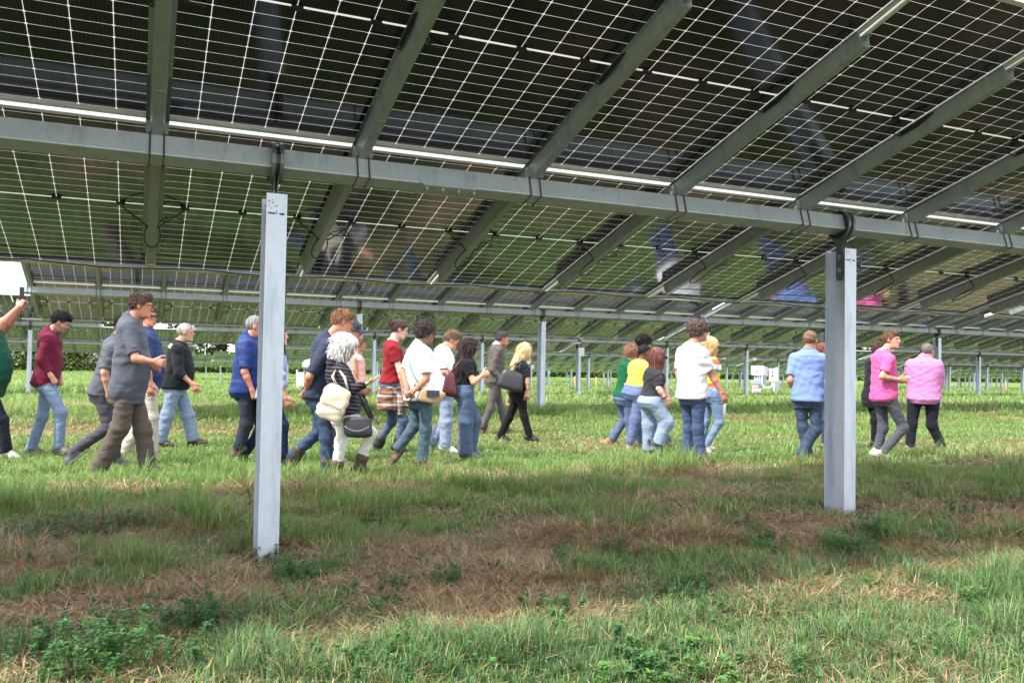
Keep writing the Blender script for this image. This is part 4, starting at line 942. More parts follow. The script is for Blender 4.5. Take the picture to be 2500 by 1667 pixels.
J[5] = person('man in sunglasses and beige trousers half hidden behind the grey polo man', 1, 9.8, (1085, 385), (1105, 800), (1098, 278), yaw=12, hyaw=-35, hpit=5, belly=.03,
    armN=[(1085, 600), (1110, 780), (1110, 870)], armF=[(1140, 590), (1150, 660), (1190, 660)], legN=[(1125, 1020), (1115, 1265), (1150, 1300)], legF=[(1030, 1080), (915, 1265), (960, 1290)],
    skin='red', hair=('short', (.12, .07, .04)), glasses='dark', top=dict(col=(.035, .06, .16), hem=-.03, sleeve=.9), bottom=dict(col=(.5, .45, .38), hem=.08, ease=.025), shoes=((.2, .17, .13), (.3, .3, .3)), seed=5)
J[6] = person('grey haired man in black sweater with pushed up sleeves and pale jeans', 1, 12.1, (1322, 465), (1290, 810), (1368, 398), yaw=12, hpit=5, belly=.045, g=1.05,
    armN=[(1318, 690, -.22), (1415, 775, -.2), (1452, 835, -.2)], armF=[(1370, 640), (1390, 720)], legN=[(1235, 1000), (1178, 1188), (1230, 1205)], legF=[(1385, 1010), (1420, 1180), (1495, 1188)],
    skin='red', hair=('buzz', (.30, .28, .26)), stubble=(.36, .3, .27), top=dict(col=(.014, .018, .022), hem=-.0, sleeve=1.35, loose=.02, sl=.012, collar=False), bottom=dict(col=(.20, .30, .46), hem=.085, knee=.08, ease=.03, kind='denim', wr=.005), shoes=((.06, .035, .03), (.05, .05, .05)), seed=6)
J[7] = person('bald grey haired man in royal blue polo and dark slacks beside the near left post', 2, 10.3, (335, 385), (325, 840), (390, 305), yaw=10, hpit=4, belly=.065, g=1.06, sw=.19,
    armN=[(305, 650, -.24), (362, 790, -.22), (380, 850, -.2)], armF=[(430, 640), (440, 780)], handN='pocket', handF='pocket', legN=[(318, 1050), (262, 1225), (205, 1275)], legF=[(440, 1080), (455, 1300)],
    skin='red', hair=('buzz', (.2, .185, .18)), top=dict(col=(.02, .045, .19), hem=-.02, sleeve=.85, loose=.02, sl=.014, rough=.55), bottom=dict(col=(.04, .045, .07), hem=.07, ease=.028), shoes=((.06, .035, .03), (.08, .06, .05)), seed=7)
J[8] = person('person in pale blue shirt mostly hidden by the near left post', 2, 9.6, (528, 455), (515, 840), (566, 372), yaw=8, hpit=2, fem=True, hs=.95,
    armN=[(590, 690, -.2), (622, 850, -.2), (652, 925, -.18)], armF=[(560, 690), (590, 830)], legN=[(598, 1060), (598, 1290), (640, 1330)], legF=[(420, 1110), (285, 1300), (215, 1335)],
    hair=('long', (.05, .03, .02), (560, 470), (560, 520)), top=dict(col=(.25, .31, .48), hem=-.02, sleeve=1.45, loose=.02), bottom=dict(col=(.018, .026, .075), hem=.065, ease=.02), shoes=((.015, .015, .018), (.02, .02, .02)), seed=8)
J[9] = person('ginger haired man in navy tee and jeans with hands behind his back', 2, 8.85, (942, 385), (868, 870), (1058, 268), yaw=18, hpit=18, hunch=.02,
    armN=[(800, 690, -.22), (775, 810, -.1), (722, 872, -.02)], armF=[(840, 650, .22), (845, 720, -.02), (800, 725, -.32)], handF='grip', legN=[(930, 1140), (935, 1400), (990, 1440)], legF=[(880, 1105), (680, 1285), (610, 1400)],
    skin='red', hair=('short', (.22, .11, .055)), glasses='clear', top=dict(col=(.042, .055, .095), hem=-.0, sleeve=.85, loose=.01, sl=.01), bottom=dict(col=(.035, .085, .2), hem=.066, kind='denim', wr=.007), shoes=((.05, .03, .022), (.02, .02, .02), 1), seed=9)
J[10] = person('white haired woman in striped hooded top and white trousers raising an open hand', 2, 8.3, (1025, 585), (1090, 985), (1072, 462), yaw=8, hpit=22, fem=True, sw=.165, hunch=.03,
    armN=[(1120, 790, -.2), (1232, 745, -.17), (1330, 690, -.12)], armF=[(1130, 780), (1180, 790)], handN='open', legN=[(1045, 1190), (1000, 1415), (1040, 1455)], legF=[(1270, 1115), (1185, 1365), (1225, 1400)],
    skin='light', hair=('bob', (.62, .6, .58)), top=dict(col=(.022, .018, .03), c2=(.13, .12, .15), hem=.02, sleeve=1.9, loose=.02, kind='stripe', hood=True, collar=False), bottom=dict(col=(.62, .6, .56), hem=.058, wr=.006), shoes=((.07, .04, .03), (.03, .02, .02), 1), seed=10)
J[11] = person('person in dark blue cap and cream sleeves standing behind the ginger haired man', 2, 10.4, (1075, 430), (1000, 850), (1128, 350), yaw=5, hpit=12,
    armN=[(1000, 640), (1060, 740)], armF=[(785, 600, .1), (905, 700, .1)], legN=[(1010, 1060), (1010, 1290)], legF=[(950, 1060), (960, 1290)],
    skin='red', hair=('short', (.1, .08, .06)), cap=(.04, .055, .09), glasses='clear', top=dict(col=(.7, .66, .58), hem=-.02, sleeve=1.6), bottom=dict(col=(.05, .05, .06), hem=.06), seed=11)
J[12] = person('woman in pink sleeveless top and black trousers beyond the white haired woman', 2, 16.6, (1160, 520), (1188, 745), (1193, 445), yaw=-5, hpit=5, fem=True, sw=.165,
    armN=[(1150, 640, -.2), (1170, 720, -.2)], armF=[(1180, 640), (1190, 720)], legN=[(1215, 880), (1275, 1005), (1320, 1030)], legF=[(1180, 880), (1150, 1010)],
    skin='tan', hair=('bun', (.10, .05, .03)), glasses='top', top=dict(col=(.62, .32, .29), hem=.02, sleeve=0, ease=.015), bottom=dict(col=(.012, .012, .014), hem=.06), shoes=((.03, .03, .03), (.02, .02, .02)), seed=12)
J[13] = person('woman in red tee with a plaid shirt tied round her waist', 3, 10.6, (437, 352), (435, 750), (508, 238), yaw=12, hpit=20, fem=True, g=1.05,
    armN=[(510, 620, -.2), (548, 790, -.18), (560, 870, -.15)], armF=[(480, 600), (540, 700)], legN=[(542, 1060), (488, 1290), (540, 1330)], legF=[(440, 1070), (305, 1280), (262, 1360)],
    skin='pale', hair=('bun', (.05, .022, .018)), glasses='clear', top=dict(col=(.26, .012, .018), hem=.06, sleeve=.55, ease=.012, collar=False), bottom=dict(col=(.07, .15, .30), hem=.05, ease=.01, kind='denim'), shoes=((.02, .018, .018), (.03, .02, .02), 1), seed=13)
J[14] = person('curly haired man in white shirt with a strap across his back', 3, 10.2, (682, 385), (700, 850), (742, 272), yaw=36, hyaw=15, hpit=8,
    armN=[(748, 690, -.16), (625, 812, -.28), (575, 840, -.3)], armF=[(540, 650, .05), (575, 790, -.2), (600, 850, -.3)], handN='fist', handF='relax', legN=[(745, 1140), (712, 1420), (770, 1450)], legF=[(650, 1110), (490, 1325), (445, 1400)],
    skin='tan', hair=('curly', (.06, .05, .048)), glasses='dark', stubble=(.1, .07, .06), top=dict(col=(.78, .77, .76), hem=-.06, sleeve=.72, loose=.02, sl=.016), bottom=dict(col=(.09, .15, .20), hem=.066, wr=.006), shoes=((.12, .07, .045), (.05, .05, .05)), seed=14)
J[15] = person('young man in plain white tee, pale baggy jeans and white sneakers looking down', 3, 11.6, (903, 405), (925, 830), (987, 335), yaw=12, hyaw=5, hpit=28,
    armN=[(912, 625, -.2), (985, 650, -.2)], armF=[(960, 620), (1010, 650)], legN=[(930, 1080), (925, 1290), (990, 1325)], legF=[(930, 1070), (795, 1265), (800, 1350)],
    skin='light', hair=('short', (.16, .10, .06)), top=dict(col=(.75, .76, .79), hem=-.02, sleeve=.78, loose=.02, sl=.014, collar=False), bottom=dict(col=(.27, .35, .55), hem=.085, knee=.082, ease=.028, kind='denim', wr=.005), shoes=((.65, .64, .62), (.7, .7, .68)), seed=15)
J[16] = person('woman with long wavy dark hair in black tee and wide blue jeans reading her phone', 3, 11.0, (1110, 497), (1100, 805), (1148, 405), yaw=8, hpit=16, fem=True, sw=.165,
    armN=[(1182, 722, -.2), (1262, 655, -.18), (1308, 640, -.15)], armF=[(1190, 700), (1262, 655, .05), (1300, 640, .0)], handN='grip', handF='grip', legN=[(1108, 1080), (1105, 1350), (1160, 1375)], legF=[(1185, 1070), (1140, 1330)],
    skin='light', hair=('long', (.035, .02, .02), (1085, 470), (1050, 560), (1030, 600)), glasses='dark', top=dict(col=(.012, .012, .015), hem=.12, sleeve=.55, ease=.014, collar=False), bottom=dict(col=(.075, .14, .27), hem=.105, knee=.088, thigh=.098, ease=.02, kind='denim', waist=.2, end=.02), shoes=((.1, .1, .1), (.2, .2, .2)), seed=16)
J[17] = person('grey haired man in brown grey business suit walking with a hand in front', 3, 14.4, (1395, 385), (1375, 740), (1442, 322), yaw=12, hpit=4,
    armN=[(1350, 610, -.2), (1430, 690, -.2)], armF=[(1430, 600), (1460, 680)], legN=[(1335, 960), (1262, 1120), (1240, 1175)], legF=[(1430, 960), (1475, 1140)],
    skin='red', hair=('short', (.07, .062, .06)), top=dict(col=(.125, .108, .10), hem=-.08, sleeve=1.95, loose=.02, sl=.006, coat=True, ccol=(.7, .75, .85)), bottom=dict(col=(.13, .115, .115), hem=.066), shoes=((.06, .02, .015), (.03, .02, .02)), seed=17)
J[18] = person('woman with long blonde hair dressed all in black with a large bag on her shoulder', 3, 13.5, (1612, 530), (1600, 825), (1655, 440), yaw=14, hpit=16, fem=True, sw=.165,
    armN=[(1668, 690, -.2), (1672, 800, -.2), (1662, 870, -.2)], armF=[(1560, 700), (1510, 850), (1495, 905)], legN=[(1640, 1030), (1688, 1200), (1765, 1232)], legF=[(1505, 1040), (1425, 1205), (1460, 1225)],
    skin='light', hair=('long', (.55, .40, .22), (1600, 470), (1565, 540), (1548, 600)), glasses='top', top=dict(col=(.011, .011, .014), hem=.0, sleeve=.85, loose=.015, sl=.02, collar=False), bottom=dict(col=(.009, .009, .011), hem=.068, ease=.016), shoes=((.015, .015, .015), (.02, .02, .02)), seed=18)
J[19] = person('person with curly brown hair in green polo beside the yellow top', 4, 13.7, (362, 487), (335, 815), (402, 408), yaw=28, hpit=12, fem=True, g=1.03,
    armN=[(410, 640), (430, 730)], armF=[(320, 640, .1), (350, 715, -.2), (350, 745, -.25)], handF='fist', legN=[(370, 1040), (400, 1220)], legF=[(325, 1050), (215, 1215), (150, 1235)],
    skin='light', hair=('curly', (.26, .14, .08)), top=dict(col=(.005, .12, .05), hem=.0, sleeve=.8, ease=.02), bottom=dict(col=(.09, .16, .33), hem=.08, kind='denim'), shoes=((.3, .12, .05), (.3, .15, .1)), seed=19)
J[20] = person('tall man with dark curly hair mostly hidden behind the yellow top', 4, 14.0, (478, 400), (470, 790), (522, 312), yaw=20, hpit=5,
    armN=[(500, 600), (520, 700)], armF=[(520, 600), (540, 700)], legN=[(600, 1020), (745, 1235), (810, 1268)], legF=[(455, 1030), (465, 1235)],
    skin='light', hair=('curly', (.02, .014, .014)), glasses='clear', top=dict(col=(.05, .06, .1), hem=-.02, sleeve=.8), bottom=dict(col=(.08, .14, .25), hem=.07, kind='denim'), shoes=((.25, .2, .17), (.6, .57, .5)), seed=20)
J[21] = person('woman with cropped black hair in tight yellow top and blue jeans, hand behind her', 4, 12.7, (490, 480), (440, 775), (528, 400), yaw=32, hyaw=25, hpit=10, fem=True, g=1.2, sw=.19,
    armN=[(560, 640), (570, 720)], armF=[(395, 620, .12), (385, 700, 0), (375, 720, 0)], legN=[(440, 1030), (388, 1250), (370, 1290)], legF=[(480, 1030), (475, 1240)],
    skin='dark', hair=('buzz', (.008, .007, .008)), top=dict(col=(.75, .58, .08), hem=.2, sleeve=.6, ease=.014, collar=False), bottom=dict(col=(.10, .17, .38), hem=.075, knee=.075, ease=.012, kind='denim', waist=.24), shoes=((.3, .2, .18), (.5, .48, .45)), seed=21)
J[22] = person('woman with straight brown hair in dark grey tee and baggy pale jeans', 4, 12.1, (615, 548), (590, 850), (655, 440), yaw=16, hpit=5, fem=True, g=1.05,
    armN=[(660, 735, -.2), (722, 835, -.2), (745, 880, -.18)], armF=[(700, 700), (720, 760)], handN='relax', legN=[(735, 1060), (655, 1255), (690, 1330)], legF=[(570, 1080), (560, 1310), (620, 1335)],
    skin='pale', hair=('long', (.13, .05, .04), (620, 500), (570, 580)), glasses='dark', top=dict(col=(.04, .04, .047), hem=.12, sleeve=.8, loose=.01, collar=False), bottom=dict(col=(.24, .34, .50), hem=.09, knee=.09, thigh=.1, ease=.03, kind='denim', wr=.003, waist=.14), shoes=((.05, .05, .06), (.2, .2, .2)), seed=22)
J[23] = person('tall curly haired man in sunglasses, white tee and dark blue jeans', 4, 10.6, (975, 318), (985, 825), (1040, 192), yaw=34, hyaw=12, hpit=-2, g=1.0, sw=.19,
    armN=[(1170, 610, -.1), (1265, 775, -.12), (1300, 860, -.12)], armF=[(850, 600, .1), (870, 700, .1)], handN='relax', legN=[(1035, 1120), (1055, 1370), (1180, 1405)], legF=[(950, 1120), (925, 1420), (985, 1450)],
    skin='red', hair=('curly', (.12, .085, .075)), glasses='dark', stubble=(.25, .14, .1), top=dict(col=(.74, .73, .74), hem=-.02, sleeve=.72, loose=.012, sl=.01, collar=False), bottom=dict(col=(.045, .10, .25), hem=.078, ease=.022, kind='denim', wr=.005), shoes=((.05, .04, .035), (.03, .03, .03)), seed=23)
J[24] = person('blonde woman in bright striped top half hidden by the curly haired man', 4, 11.3, (1148, 440), (1165, 780), (1165, 335), yaw=6, hpit=12, fem=True,
    armN=[(1175, 640, -.14), (1240, 800, -.06), (1258, 870, -.04)], armF=[(1200, 640), (1230, 760)], handN='grip', legN=[(1240, 1060), (1110, 1285), (1160, 1350)], legF=[(1110, 1050), (1070, 1270)],
    skin='light', hair=('long', (.50, .33, .16), (1130, 370), (1125, 430)), glasses='dark', top=dict(kind='bands', col=(.7, .5, .05), hem=.08, sleeve=.25, ease=.014, collar=False), bottom=dict(col=(.15, .26, .45), hem=.055, kind='denim', waist=.18), shoes=((.6, .5, .5), (.6, .6, .6)), seed=24)
J[25] = person('man seen from behind in light blue polo left of the near right post', 5, 11.0, (685, 380), (675, 850), (700, 282), yaw=62, hyaw=48, hpit=8, g=1.04, sw=.2,
    armN=[(800, 660, .0), (790, 790, .08), (780, 830, .1)], armF=[(508, 660, .02), (548, 765, .1), (580, 810, .14)], handN='pocket', handF='pocket', legN=[(752, 1130), (608, 1370, .0), (520, 1415, .0)], legF=[(625, 1100), (680, 1385), (720, 1400)],
    skin='red', hair=('buzz', (.17, .10, .06)), glasses='clear', top=dict(col=(.17, .25, .50), hem=-.02, sleeve=.75, loose=.012, sl=.01), bottom=dict(col=(.045, .09, .19), hem=.07, kind='denim', wr=.005), shoes=((.2, .04, .03), (.6, .6, .58)), seed=25)
J[26] = person('person with reddish hair almost wholly hidden behind the near right post', 5, 12.2, (835, 480), (850, 820), (825, 390), yaw=20, hpit=8, fem=True,
    armN=[(860, 640), (860, 760)], armF=[(850, 640), (850, 760)], legN=[(840, 1040), (840, 1260)], legF=[(860, 1040), (870, 1250)],
    skin='light', hair=('long', (.13, .045, .03), (822, 430), (826, 470)), top=dict(col=(.1, .1, .12), hem=-.02, sleeve=.8), bottom=dict(col=(.05, .07, .12), hem=.06), seed=26)
J[27] = person('young man in hot pink tee looking towards the camera', 5, 11.3, (1392, 388), (1415, 850), (1480, 272), yaw=8, hyaw=-52, hpit=2,
    armN=[(1385, 625, -.22), (1550, 655, -.2), (1625, 655, -.18)], armF=[(1470, 610), (1560, 670, .0), (1610, 660, -.05)], handN='grip', handF='grip', legN=[(1590, 1115), (1400, 1340), (1300, 1345)], legF=[(1395, 1110), (1345, 1300), (1280, 1350)],
    skin='light', hair=('short', (.14, .075, .042)), top=dict(col=(.60, .10, .27), hem=-.02, sleeve=.7, loose=.015, sl=.014, collar=False), bottom=dict(col=(.11, .115, .145), hem=.062, ease=.02), shoes=((.55, .52, .47), (.6, .58, .54)), seed=27)
J[28] = person('heavy man from behind in pale pink shirt at the far right', 5, 13.7, (1790, 448), (1785, 860), (1823, 385), yaw=58, hyaw=40, hpit=5, g=1.3, sw=.215, belly=.06,
    armN=[(1945, 685, -.05), (1935, 740, .15), (1900, 740, .3)], armF=[(1635, 660, .2), (1700, 720, .35)], handN='pocket', handF='pocket', legN=[(1860, 1080), (1955, 1285), (2050, 1298)], legF=[(1670, 1080), (1655, 1275), (1700, 1300)],
    skin='red', hair=('buzz', (.13, .11, .10)), stubble=(.4, .36, .34), top=dict(col=(.50, .19, .40), hem=-.05, sleeve=.8, loose=.02, sl=.012), bottom=dict(col=(.018, .018, .03), hem=.072, ease=.01, knee=.062), shoes=((.2, .14, .11), (.3, .2, .15)), seed=28)
J[29] = person('person in black suit mostly hidden behind the young man in pink tee', 5, 13.0, (1330, 450), (1310, 850), (1350, 365), yaw=20, hpit=5,
    armN=[(1300, 640), (1320, 760)], armF=[(1285, 640, .1), (1300, 760, .1)], legN=[(1320, 1040), (1315, 1240)], legF=[(1330, 1040), (1320, 1230)],
    skin='light', hair=('short', (.09, .045, .035)), top=dict(col=(.018, .018, .024), hem=-.18, sleeve=1.9, coat=True, flare=.01), bottom=dict(col=(.012, .012, .014), hem=.06), shoes=((.01, .01, .01), (.01, .01, .01)), seed=29)
print('people', round(time.time()-T0, 1))
# ------------------------------------------------------------------ what they wear and carry
M_LEATHER = plain('black_leather', (.02, .021, .026), .38); M_OXBLOOD = plain('oxblood_leather', (.07, .008, .012), .35)
M_CANVAS = plain('cream_canvas', (.62, .55, .42), .95, var=.08, vs=30); M_TEXT = plain('black_print', (.03, .03, .03), .8)
def cord(name, pts, r, mat, parent, org):
    return MB().tube(pts, r, 6).build(name, mat, parent, org, True)
def bag(name, label, cat, c, ax, half, mat, sag=.3, group=None, nz=0, taper=.8, h=.008):
    """soft bag: a pillowed box, wider at the bottom"""
    org = np.array(c)-np.array(ax[2])*half[2]
    root = empty(name, org); tag(root, label, cat, group)
    G = Field(np.array(c)-max(half)*1.8, np.array(c)+max(half)*1.8, h); A_ = np.array([unit(a) for a in ax])
    def fn(P):
        q = (P-np.array(c))@A_.T; tt = np.clip(q[..., 2]/half[2]*.5+.5, 0, 1)
        w = half[0]*(1+(taper-1)*tt); d = half[1]*(.35+.65*np.sqrt(np.clip(1-tt, 0, 1)))*(1+0*w)
        e = ((np.abs(q[..., 0])/w)**4+(np.abs(q[..., 1])/d)**2.5+(np.abs(q[..., 2])/half[2])**5)
        return (e**.25-1)*min(half)*.8
    G.put(fn, np.array(c)-max(half)*1.4, np.array(c)+max(half)*1.4, .005)
    if nz: G.wrinkle(nz, 3, 1, 2)
    P, Q = G.mesh(); mk('bag_body', P, Q, mat, root, org, True)
    return root, org
# tote bag with printed word
j = J[10]; W = j['W']
c = W((985, 890), -.28); ux = unit(W((1115, 800), -.28)-W((915, 715), -.28)); uz = unit(W((915, 715), -.28)-W((850, 985), -.28)+W((1115, 800), -.28)-W((1000, 1065), -.28)); uy = unit(np.cross(uz, ux)); uz = np.cross(ux, uy)
wd = np.linalg.norm(W((1115, 800), -.28)-W((915, 715), -.28))/2
rt, og = bag('tote_bag', 'cream canvas tote bag with black lettering beside the white haired woman', 'tote bag', c, (ux, uy, uz), (wd*.98, .042, .175), M_CANVAS, taper=1.0, nz=.0015)
top_l = c-ux*wd*.35+uz*.175; top_r = c+ux*wd*.55+uz*.175; shp = j['ShN']+np.array([0, 0, .055])-j['bf']*.02
for off in (-.055, -.03):
    cord('strap', [top_l-uy*off*0, (top_l+shp)/2-j['bf']*.03+uy*off, shp, (shp+top_r)/2+j['bf']*.03+uy*off*1.0, top_r], .011, M_CANVAS, rt, og)
tx = bpy.data.curves.new('lettering', 'FONT'); tx.body = 'LIGHTSTAR'; tx.size = .040; tx.extrude = .0008; tx.align_x = 'CENTER'; tx.space_character = 1.15
to = bpy.data.objects.new('lettering_src', tx); COL.objects.link(to); bpy.context.view_layer.update()
me = bpy.data.meshes.new_from_object(to.evaluated_get(bpy.context.evaluated_depsgraph_get())); bpy.data.objects.remove(to)
lo = bpy.data.objects.new('lettering', me); COL.objects.link(lo); me.materials.append(M_TEXT)
nrm = uy if uy@F_ < 0 else -uy
for v_ in me.vertices:
    xx, zz_ = v_.co.x-.01, v_.co.y-.045; tt = np.clip(zz_/.175*.5+.5, 0, 1); dd = .042*(.35+.65*math.sqrt(1-tt))
    v_.co.z = dd*max(0, 1-abs(xx/(wd*.98))**4-abs(zz_/.175)**5)**.4+.0025+(v_.co.z > 0)*.001
mw = Matrix.Identity(4); tp_ = c-uz*.045-ux*.01
for i in range(3): mw[i][0] = ux[i]; mw[i][1] = uz[i]; mw[i][2] = nrm[i]; mw[i][3] = tp_[i]-og[i]
lo.parent = rt; lo.matrix_basis = mw
# black messenger bag of the same woman
c = W((1172, 1075), -.24); rt, og = bag('shoulder_bag', 'black crossbody bag with a rounded flap on the hip of the white haired woman', 'bag', c, (unit(W((1275, 1060))-W((1070, 1080))), unit(-F_), (0, 0, 1)), (.135, .05, .1), M_LEATHER, taper=1.0)
cord('strap', [c+np.array([0, 0, .09])+RT*.12, c+np.array([0, 0, .25])+RT*.06, W((1130, 760), -.05), j['ShF']+[0, 0, .07]], .006, M_LEATHER, rt, og)
cord('piping', [c-F_*.055+RT*x+UP*(.02-.05*(1-(x/.12)**2)) for x in np.linspace(-.115, .115, 9)], .003, plain('grey_piping', (.35, .34, .33)), rt, og)
# woman in black: large structured bag
j = J[18]; W = j['W']; c = W((1525, 705), -.24); rt, og = bag('handbag', 'large black leather handbag carried on the shoulder of the blonde woman in black', 'handbag', c, (unit(W((1640, 800))-W((1400, 742))), unit(-F_), unit(W((1500, 600))-W((1460, 745)))), (.215, .07, .15), M_LEATHER, taper=.72)
for dx in (-.06, .07): cord('handle', [c+RT*(dx-.03)+UP*.13, W((1565, 545), -.2), j['ShN']+[0, 0, .06], W((1600, 560), -.2), c+RT*(dx+.06)+UP*.12], .008, M_LEATHER, rt, og)
# oxblood bucket bag
j = J[16]; W = j['W']; c = W((968, 735), -.18); rt, og = bag('bucket_bag', 'small oxblood leather bucket bag behind the woman with long dark hair', 'handbag', c, (unit(W((1030, 740))-W((910, 735))), unit(-F_), unit(W((985, 640))-W((950, 820)))), (.105, .075, .15), M_OXBLOOD, taper=.5)
cord('strap', [c+UP*.14, W((1000, 600), -.19), W((1060, 520), -.17), j['ShN']+[0, 0, .06]], .008, M_OXBLOOD, rt, og)
# crossbody sling of the curly haired man
j = J[14]; W = j['W']; c = W((790, 850), -.2)
rt, og = bag('sling_bag', 'tan and navy sling bag on the hip of the curly haired man', 'bag', c, (unit(W((860, 870))-W((700, 780))), unit(-F_+RT*.3), unit(UP+RT*.2)), (.125, .045, .075), plain('tan_canvas', (.36, .26, .14), .9), taper=1.1)
M_SAGE = plain('sage_webbing', (.22, .30, .26), .8)
sv = [W((585, 440), -.17), W((600, 560), -.21), W((635, 660), -.225), W((670, 720), -.225), W((715, 790), -.22)]
cord('strap', sv, .012, M_SAGE, rt, og)
cord('strap', [c+UP*.05-RT*.08, W((640, 745), -.2)], .02, plain('navy_webbing', (.03, .03, .05), .8), rt, og)
MB().obox(c+UP*.035+RT*.03-F_*.045, [RT, F_, UP], (.07, .012, .035)).build('flap', plain('navy_canvas', (.03, .03, .05), .8), rt, og)
# plaid shirt tied round the waist
j = J[13]
G = Field(j['Hp']-.5, j['Hp']+.35, .010); zz = np.array([-.52, -.3, -.08, .08, .22])*j['L']/.5*.5/.5
G.loft(j['Hp'], j['BF'], [-.34, -.19, -.05, .05, .17], [.205, .205, .195, .17, .145], [.175, .17, .155, .132, .118], [-.02, -.02, -.012, 0, 0], e=2)
G.wrinkle(.005, 5, 1, 2); P, Q = G.mesh(); mk('plaid_shirt', P, Q, fabric((.5, .3, .1), kind='plaid', wr=.6), j['root'], j['org'], True)
W = j['W']; G = Field(W((545, 930))-.3, W((545, 930))+.3, .009)
G.cone(W((500, 840), -.14), W((520, 900), -.16), .045, .05, .02); G.cone(W((520, 900), -.16), W((510, 1010), -.16), .05, .03, .02); G.cone(W((520, 900), -.15), W((590, 930), -.15), .045, .04, .02)
P, Q = G.mesh(); mk('tied_sleeve', P, Q, fabric((.5, .3, .1), kind='plaid', wr=.6), j['root'], j['org'], True)
mb = MB()
for k in range(6): mb.obox(j['h'](.0, -.15+.002*k, .02+.012*k), [j['HR'][0], j['HR'][1], j['HR'][2]], (.035, .008, .004))
mb.tube([j['h'](0, -.165, .0), j['h'](0, -.175, .05), j['h'](0, -.15, .1)], .008, 6); mb.build('hair_claw', M_BLACKP, j['root'], j['org'])
# phones, bottle, snack
def phone(label, c, ax):
    o = MB().obox((0, 0, 0), ax, (.036, .0045, .075)).build('phone', M_BLACKP); o.location = c
    bv = o.modifiers.new('b', 'BEVEL'); bv.width = .003; bv.segments = 2; return tag(o, label, 'phone', 'phones held by walkers')
phone('black phone held up in both hands at the left edge', J[1]['W']((160, 112), -.05), [unit(F_+RT*.12), RT, UP])
phone('black phone in the hands of the woman with long dark hair', J[16]['W']((1313, 655), -.09), [unit(F_), unit(UP+RT*.5), unit(RT-UP*.5)])
W = J[24]['W']; c = W((1283, 918), -.08); og = c-np.array([0, 0, .1]); rt = empty('water_bottle', og); tag(rt, 'clear plastic water bottle held low by the blonde woman', 'bottle')
m, t, b = nt('clear_plastic'); b.inputs['Base Color'].default_value = (.8, .86, .88, 1); b.inputs['Roughness'].default_value = .12; b.inputs['Transmission Weight'].default_value = .6; t.links.new(mixc(t, noise(t, 20), (.7, .78, .8), (.85, .9, .92)), b.inputs['Base Color'])
zz = np.array([0, .004, .01, .05, .1, .135, .155, .165, .185]); rr = [.02, .03, .032, .031, .032, .031, .022, .014, .014]
MB().tube([og+[0, 0, z] for z in zz], rr, 14).build('bottle_body', m, rt, og, True)
MB().tube([og+[0, 0, .185], og+[0, 0, .208]], .016, 12).build('cap', M_BLACKP, rt, og)
c = J[27]['W']((1622, 632), -.17); G = Field(c-.08, c+.08, .006); G.ell(c, np.eye(3), (.035, .022, .022), .01); G.ell(c+RT*.02, np.eye(3), (.02, .026, .018), .01); G.curl(.003, 2); P, Q = G.mesh()
o = mk('snack', P, Q, plain('yellow_wrapper', (.7, .62, .18), .4, var=.3, vs=40), None, c, True); o.location = c; tag(o, 'small crumpled yellow snack in the hand of the young man in pink', 'snack')
# lanyards, wristbands, logos
for k, colr in ((13, (.02, .02, .02)), (15, (.02, .02, .02)), (23, (.25, .03, .03)), (27, (.03, .03, .05)), (25, (.05, .05, .06))):
    j = J[k]; rr = .068 if k != 23 else .074
    pts = [j['Nk']+j['sp']*(.028-.014*math.cos(a))+(-j['bf']*math.cos(a)+j['br']*math.sin(a))*rr for a in np.linspace(-2.2, 2.2, 15)]
    cord('lanyard', pts, .0045, plain('cord_%d' % k, colr), j['root'], j['org'])
for k, wcol in ((22, (.01, .01, .01)), (18, (.02, .02, .02))):
    j = J[k]; a = j['aN']; d = unit(a[1]-a[0]); p = a[1]-d*.02; s1 = unit(np.cross(d, (0, 1, 0))); s2 = np.cross(d, s1)
    cord('wristband', [p+.032*(s1*math.cos(t_)+s2*math.sin(t_)) for t_ in np.linspace(0, 2*math.pi, 14)], .008 if k == 22 else .004, plain('band_%d' % k, wcol), j['root'], j['org'])
j = J[6]; c = j['W']((1255, 495), -.17); MB().obox(c, [unit(RT*.6+UP*.8), F_, unit(UP*.6-RT*.8)], (.03, .01, .018)).build('shirt_emblem', plain('white_print', (.7, .7, .7)), j['root'], j['org'])
print('gear', round(time.time()-T0, 1))
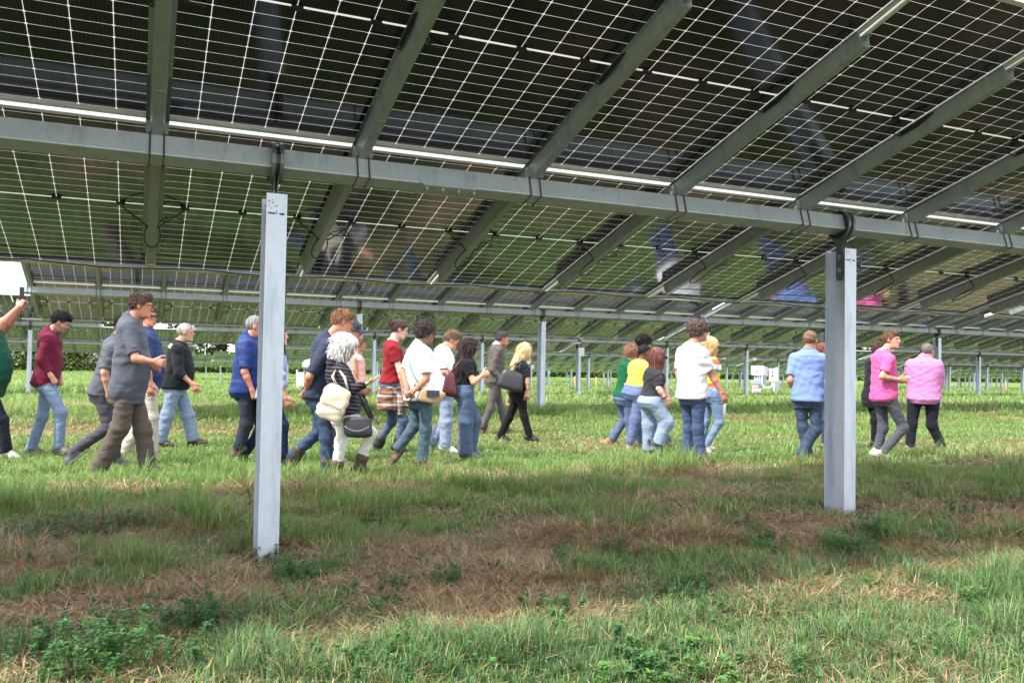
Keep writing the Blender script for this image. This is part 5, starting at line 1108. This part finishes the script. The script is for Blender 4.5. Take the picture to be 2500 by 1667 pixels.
EXPO = 1.08
# camera + sun + sky common
cd = bpy.data.cameras.new('Camera'); cam = bpy.data.objects.new('Camera', cd); COL.objects.link(cam); sc.camera = cam
cd.sensor_width = 36; cd.lens = FPX/2500*36; cd.clip_end = 3000; cd.clip_start = .05
mw = Matrix.Identity(4)
for i in range(3): mw[i][0] = RT[i]; mw[i][1] = UP[i]; mw[i][2] = -F_[i]; mw[i][3] = CAM[i]
cam.matrix_world = mw
SUN = unit((-.78, -.19, 1.0))
ld = bpy.data.lights.new('sun', 'SUN'); ld.energy = 3.6; ld.angle = R_(1.2); ld.color = (1, .96, .9)
lo_ = bpy.data.objects.new('sun', ld); COL.objects.link(lo_); lo_.rotation_euler = Vector(SUN.tolist()).to_track_quat('Z', 'Y').to_euler()
w = bpy.data.worlds.new('World'); sc.world = w; w.use_nodes = True; t = w.node_tree
bg = t.nodes['Background']; bg.inputs[1].default_value = .15
sky = t.nodes.new('ShaderNodeTexSky'); sky.sky_type = 'NISHITA'; sky.sun_disc = False
sky.sun_elevation = math.asin(SUN[2]); sky.sun_rotation = math.atan2(SUN[0], SUN[1])
sky.air_density = 1.0; sky.dust_density = 2.0
tc = t.nodes.new('ShaderNodeTexCoord'); mp = t.nodes.new('ShaderNodeMapping'); mp.inputs['Scale'].default_value = (1, 1, 3.); t.links.new(tc.outputs['Generated'], mp.inputs[0])
cn = noise(t, 1.6, 6, .6, mp.outputs[0]); mr = N(t, 'ShaderNodeMapRange'); mr.inputs[1].default_value = .38; mr.inputs[2].default_value = .58; t.links.new(cn, mr.inputs[0])
t.links.new(mixc(t, mr.outputs[0], sky.outputs[0], (12.5, 12.8, 13.2)), bg.inputs[0])
sc.render.engine = 'CYCLES'; sc.view_settings.view_transform = 'Standard'; sc.view_settings.look = 'None'
sc.view_settings.exposure = EXPO; sc.view_settings.gamma = 1
sc.cycles.max_bounces = 6; sc.cycles.diffuse_bounces = 3; sc.cycles.glossy_bounces = 3; sc.cycles.transparent_max_bounces = 6
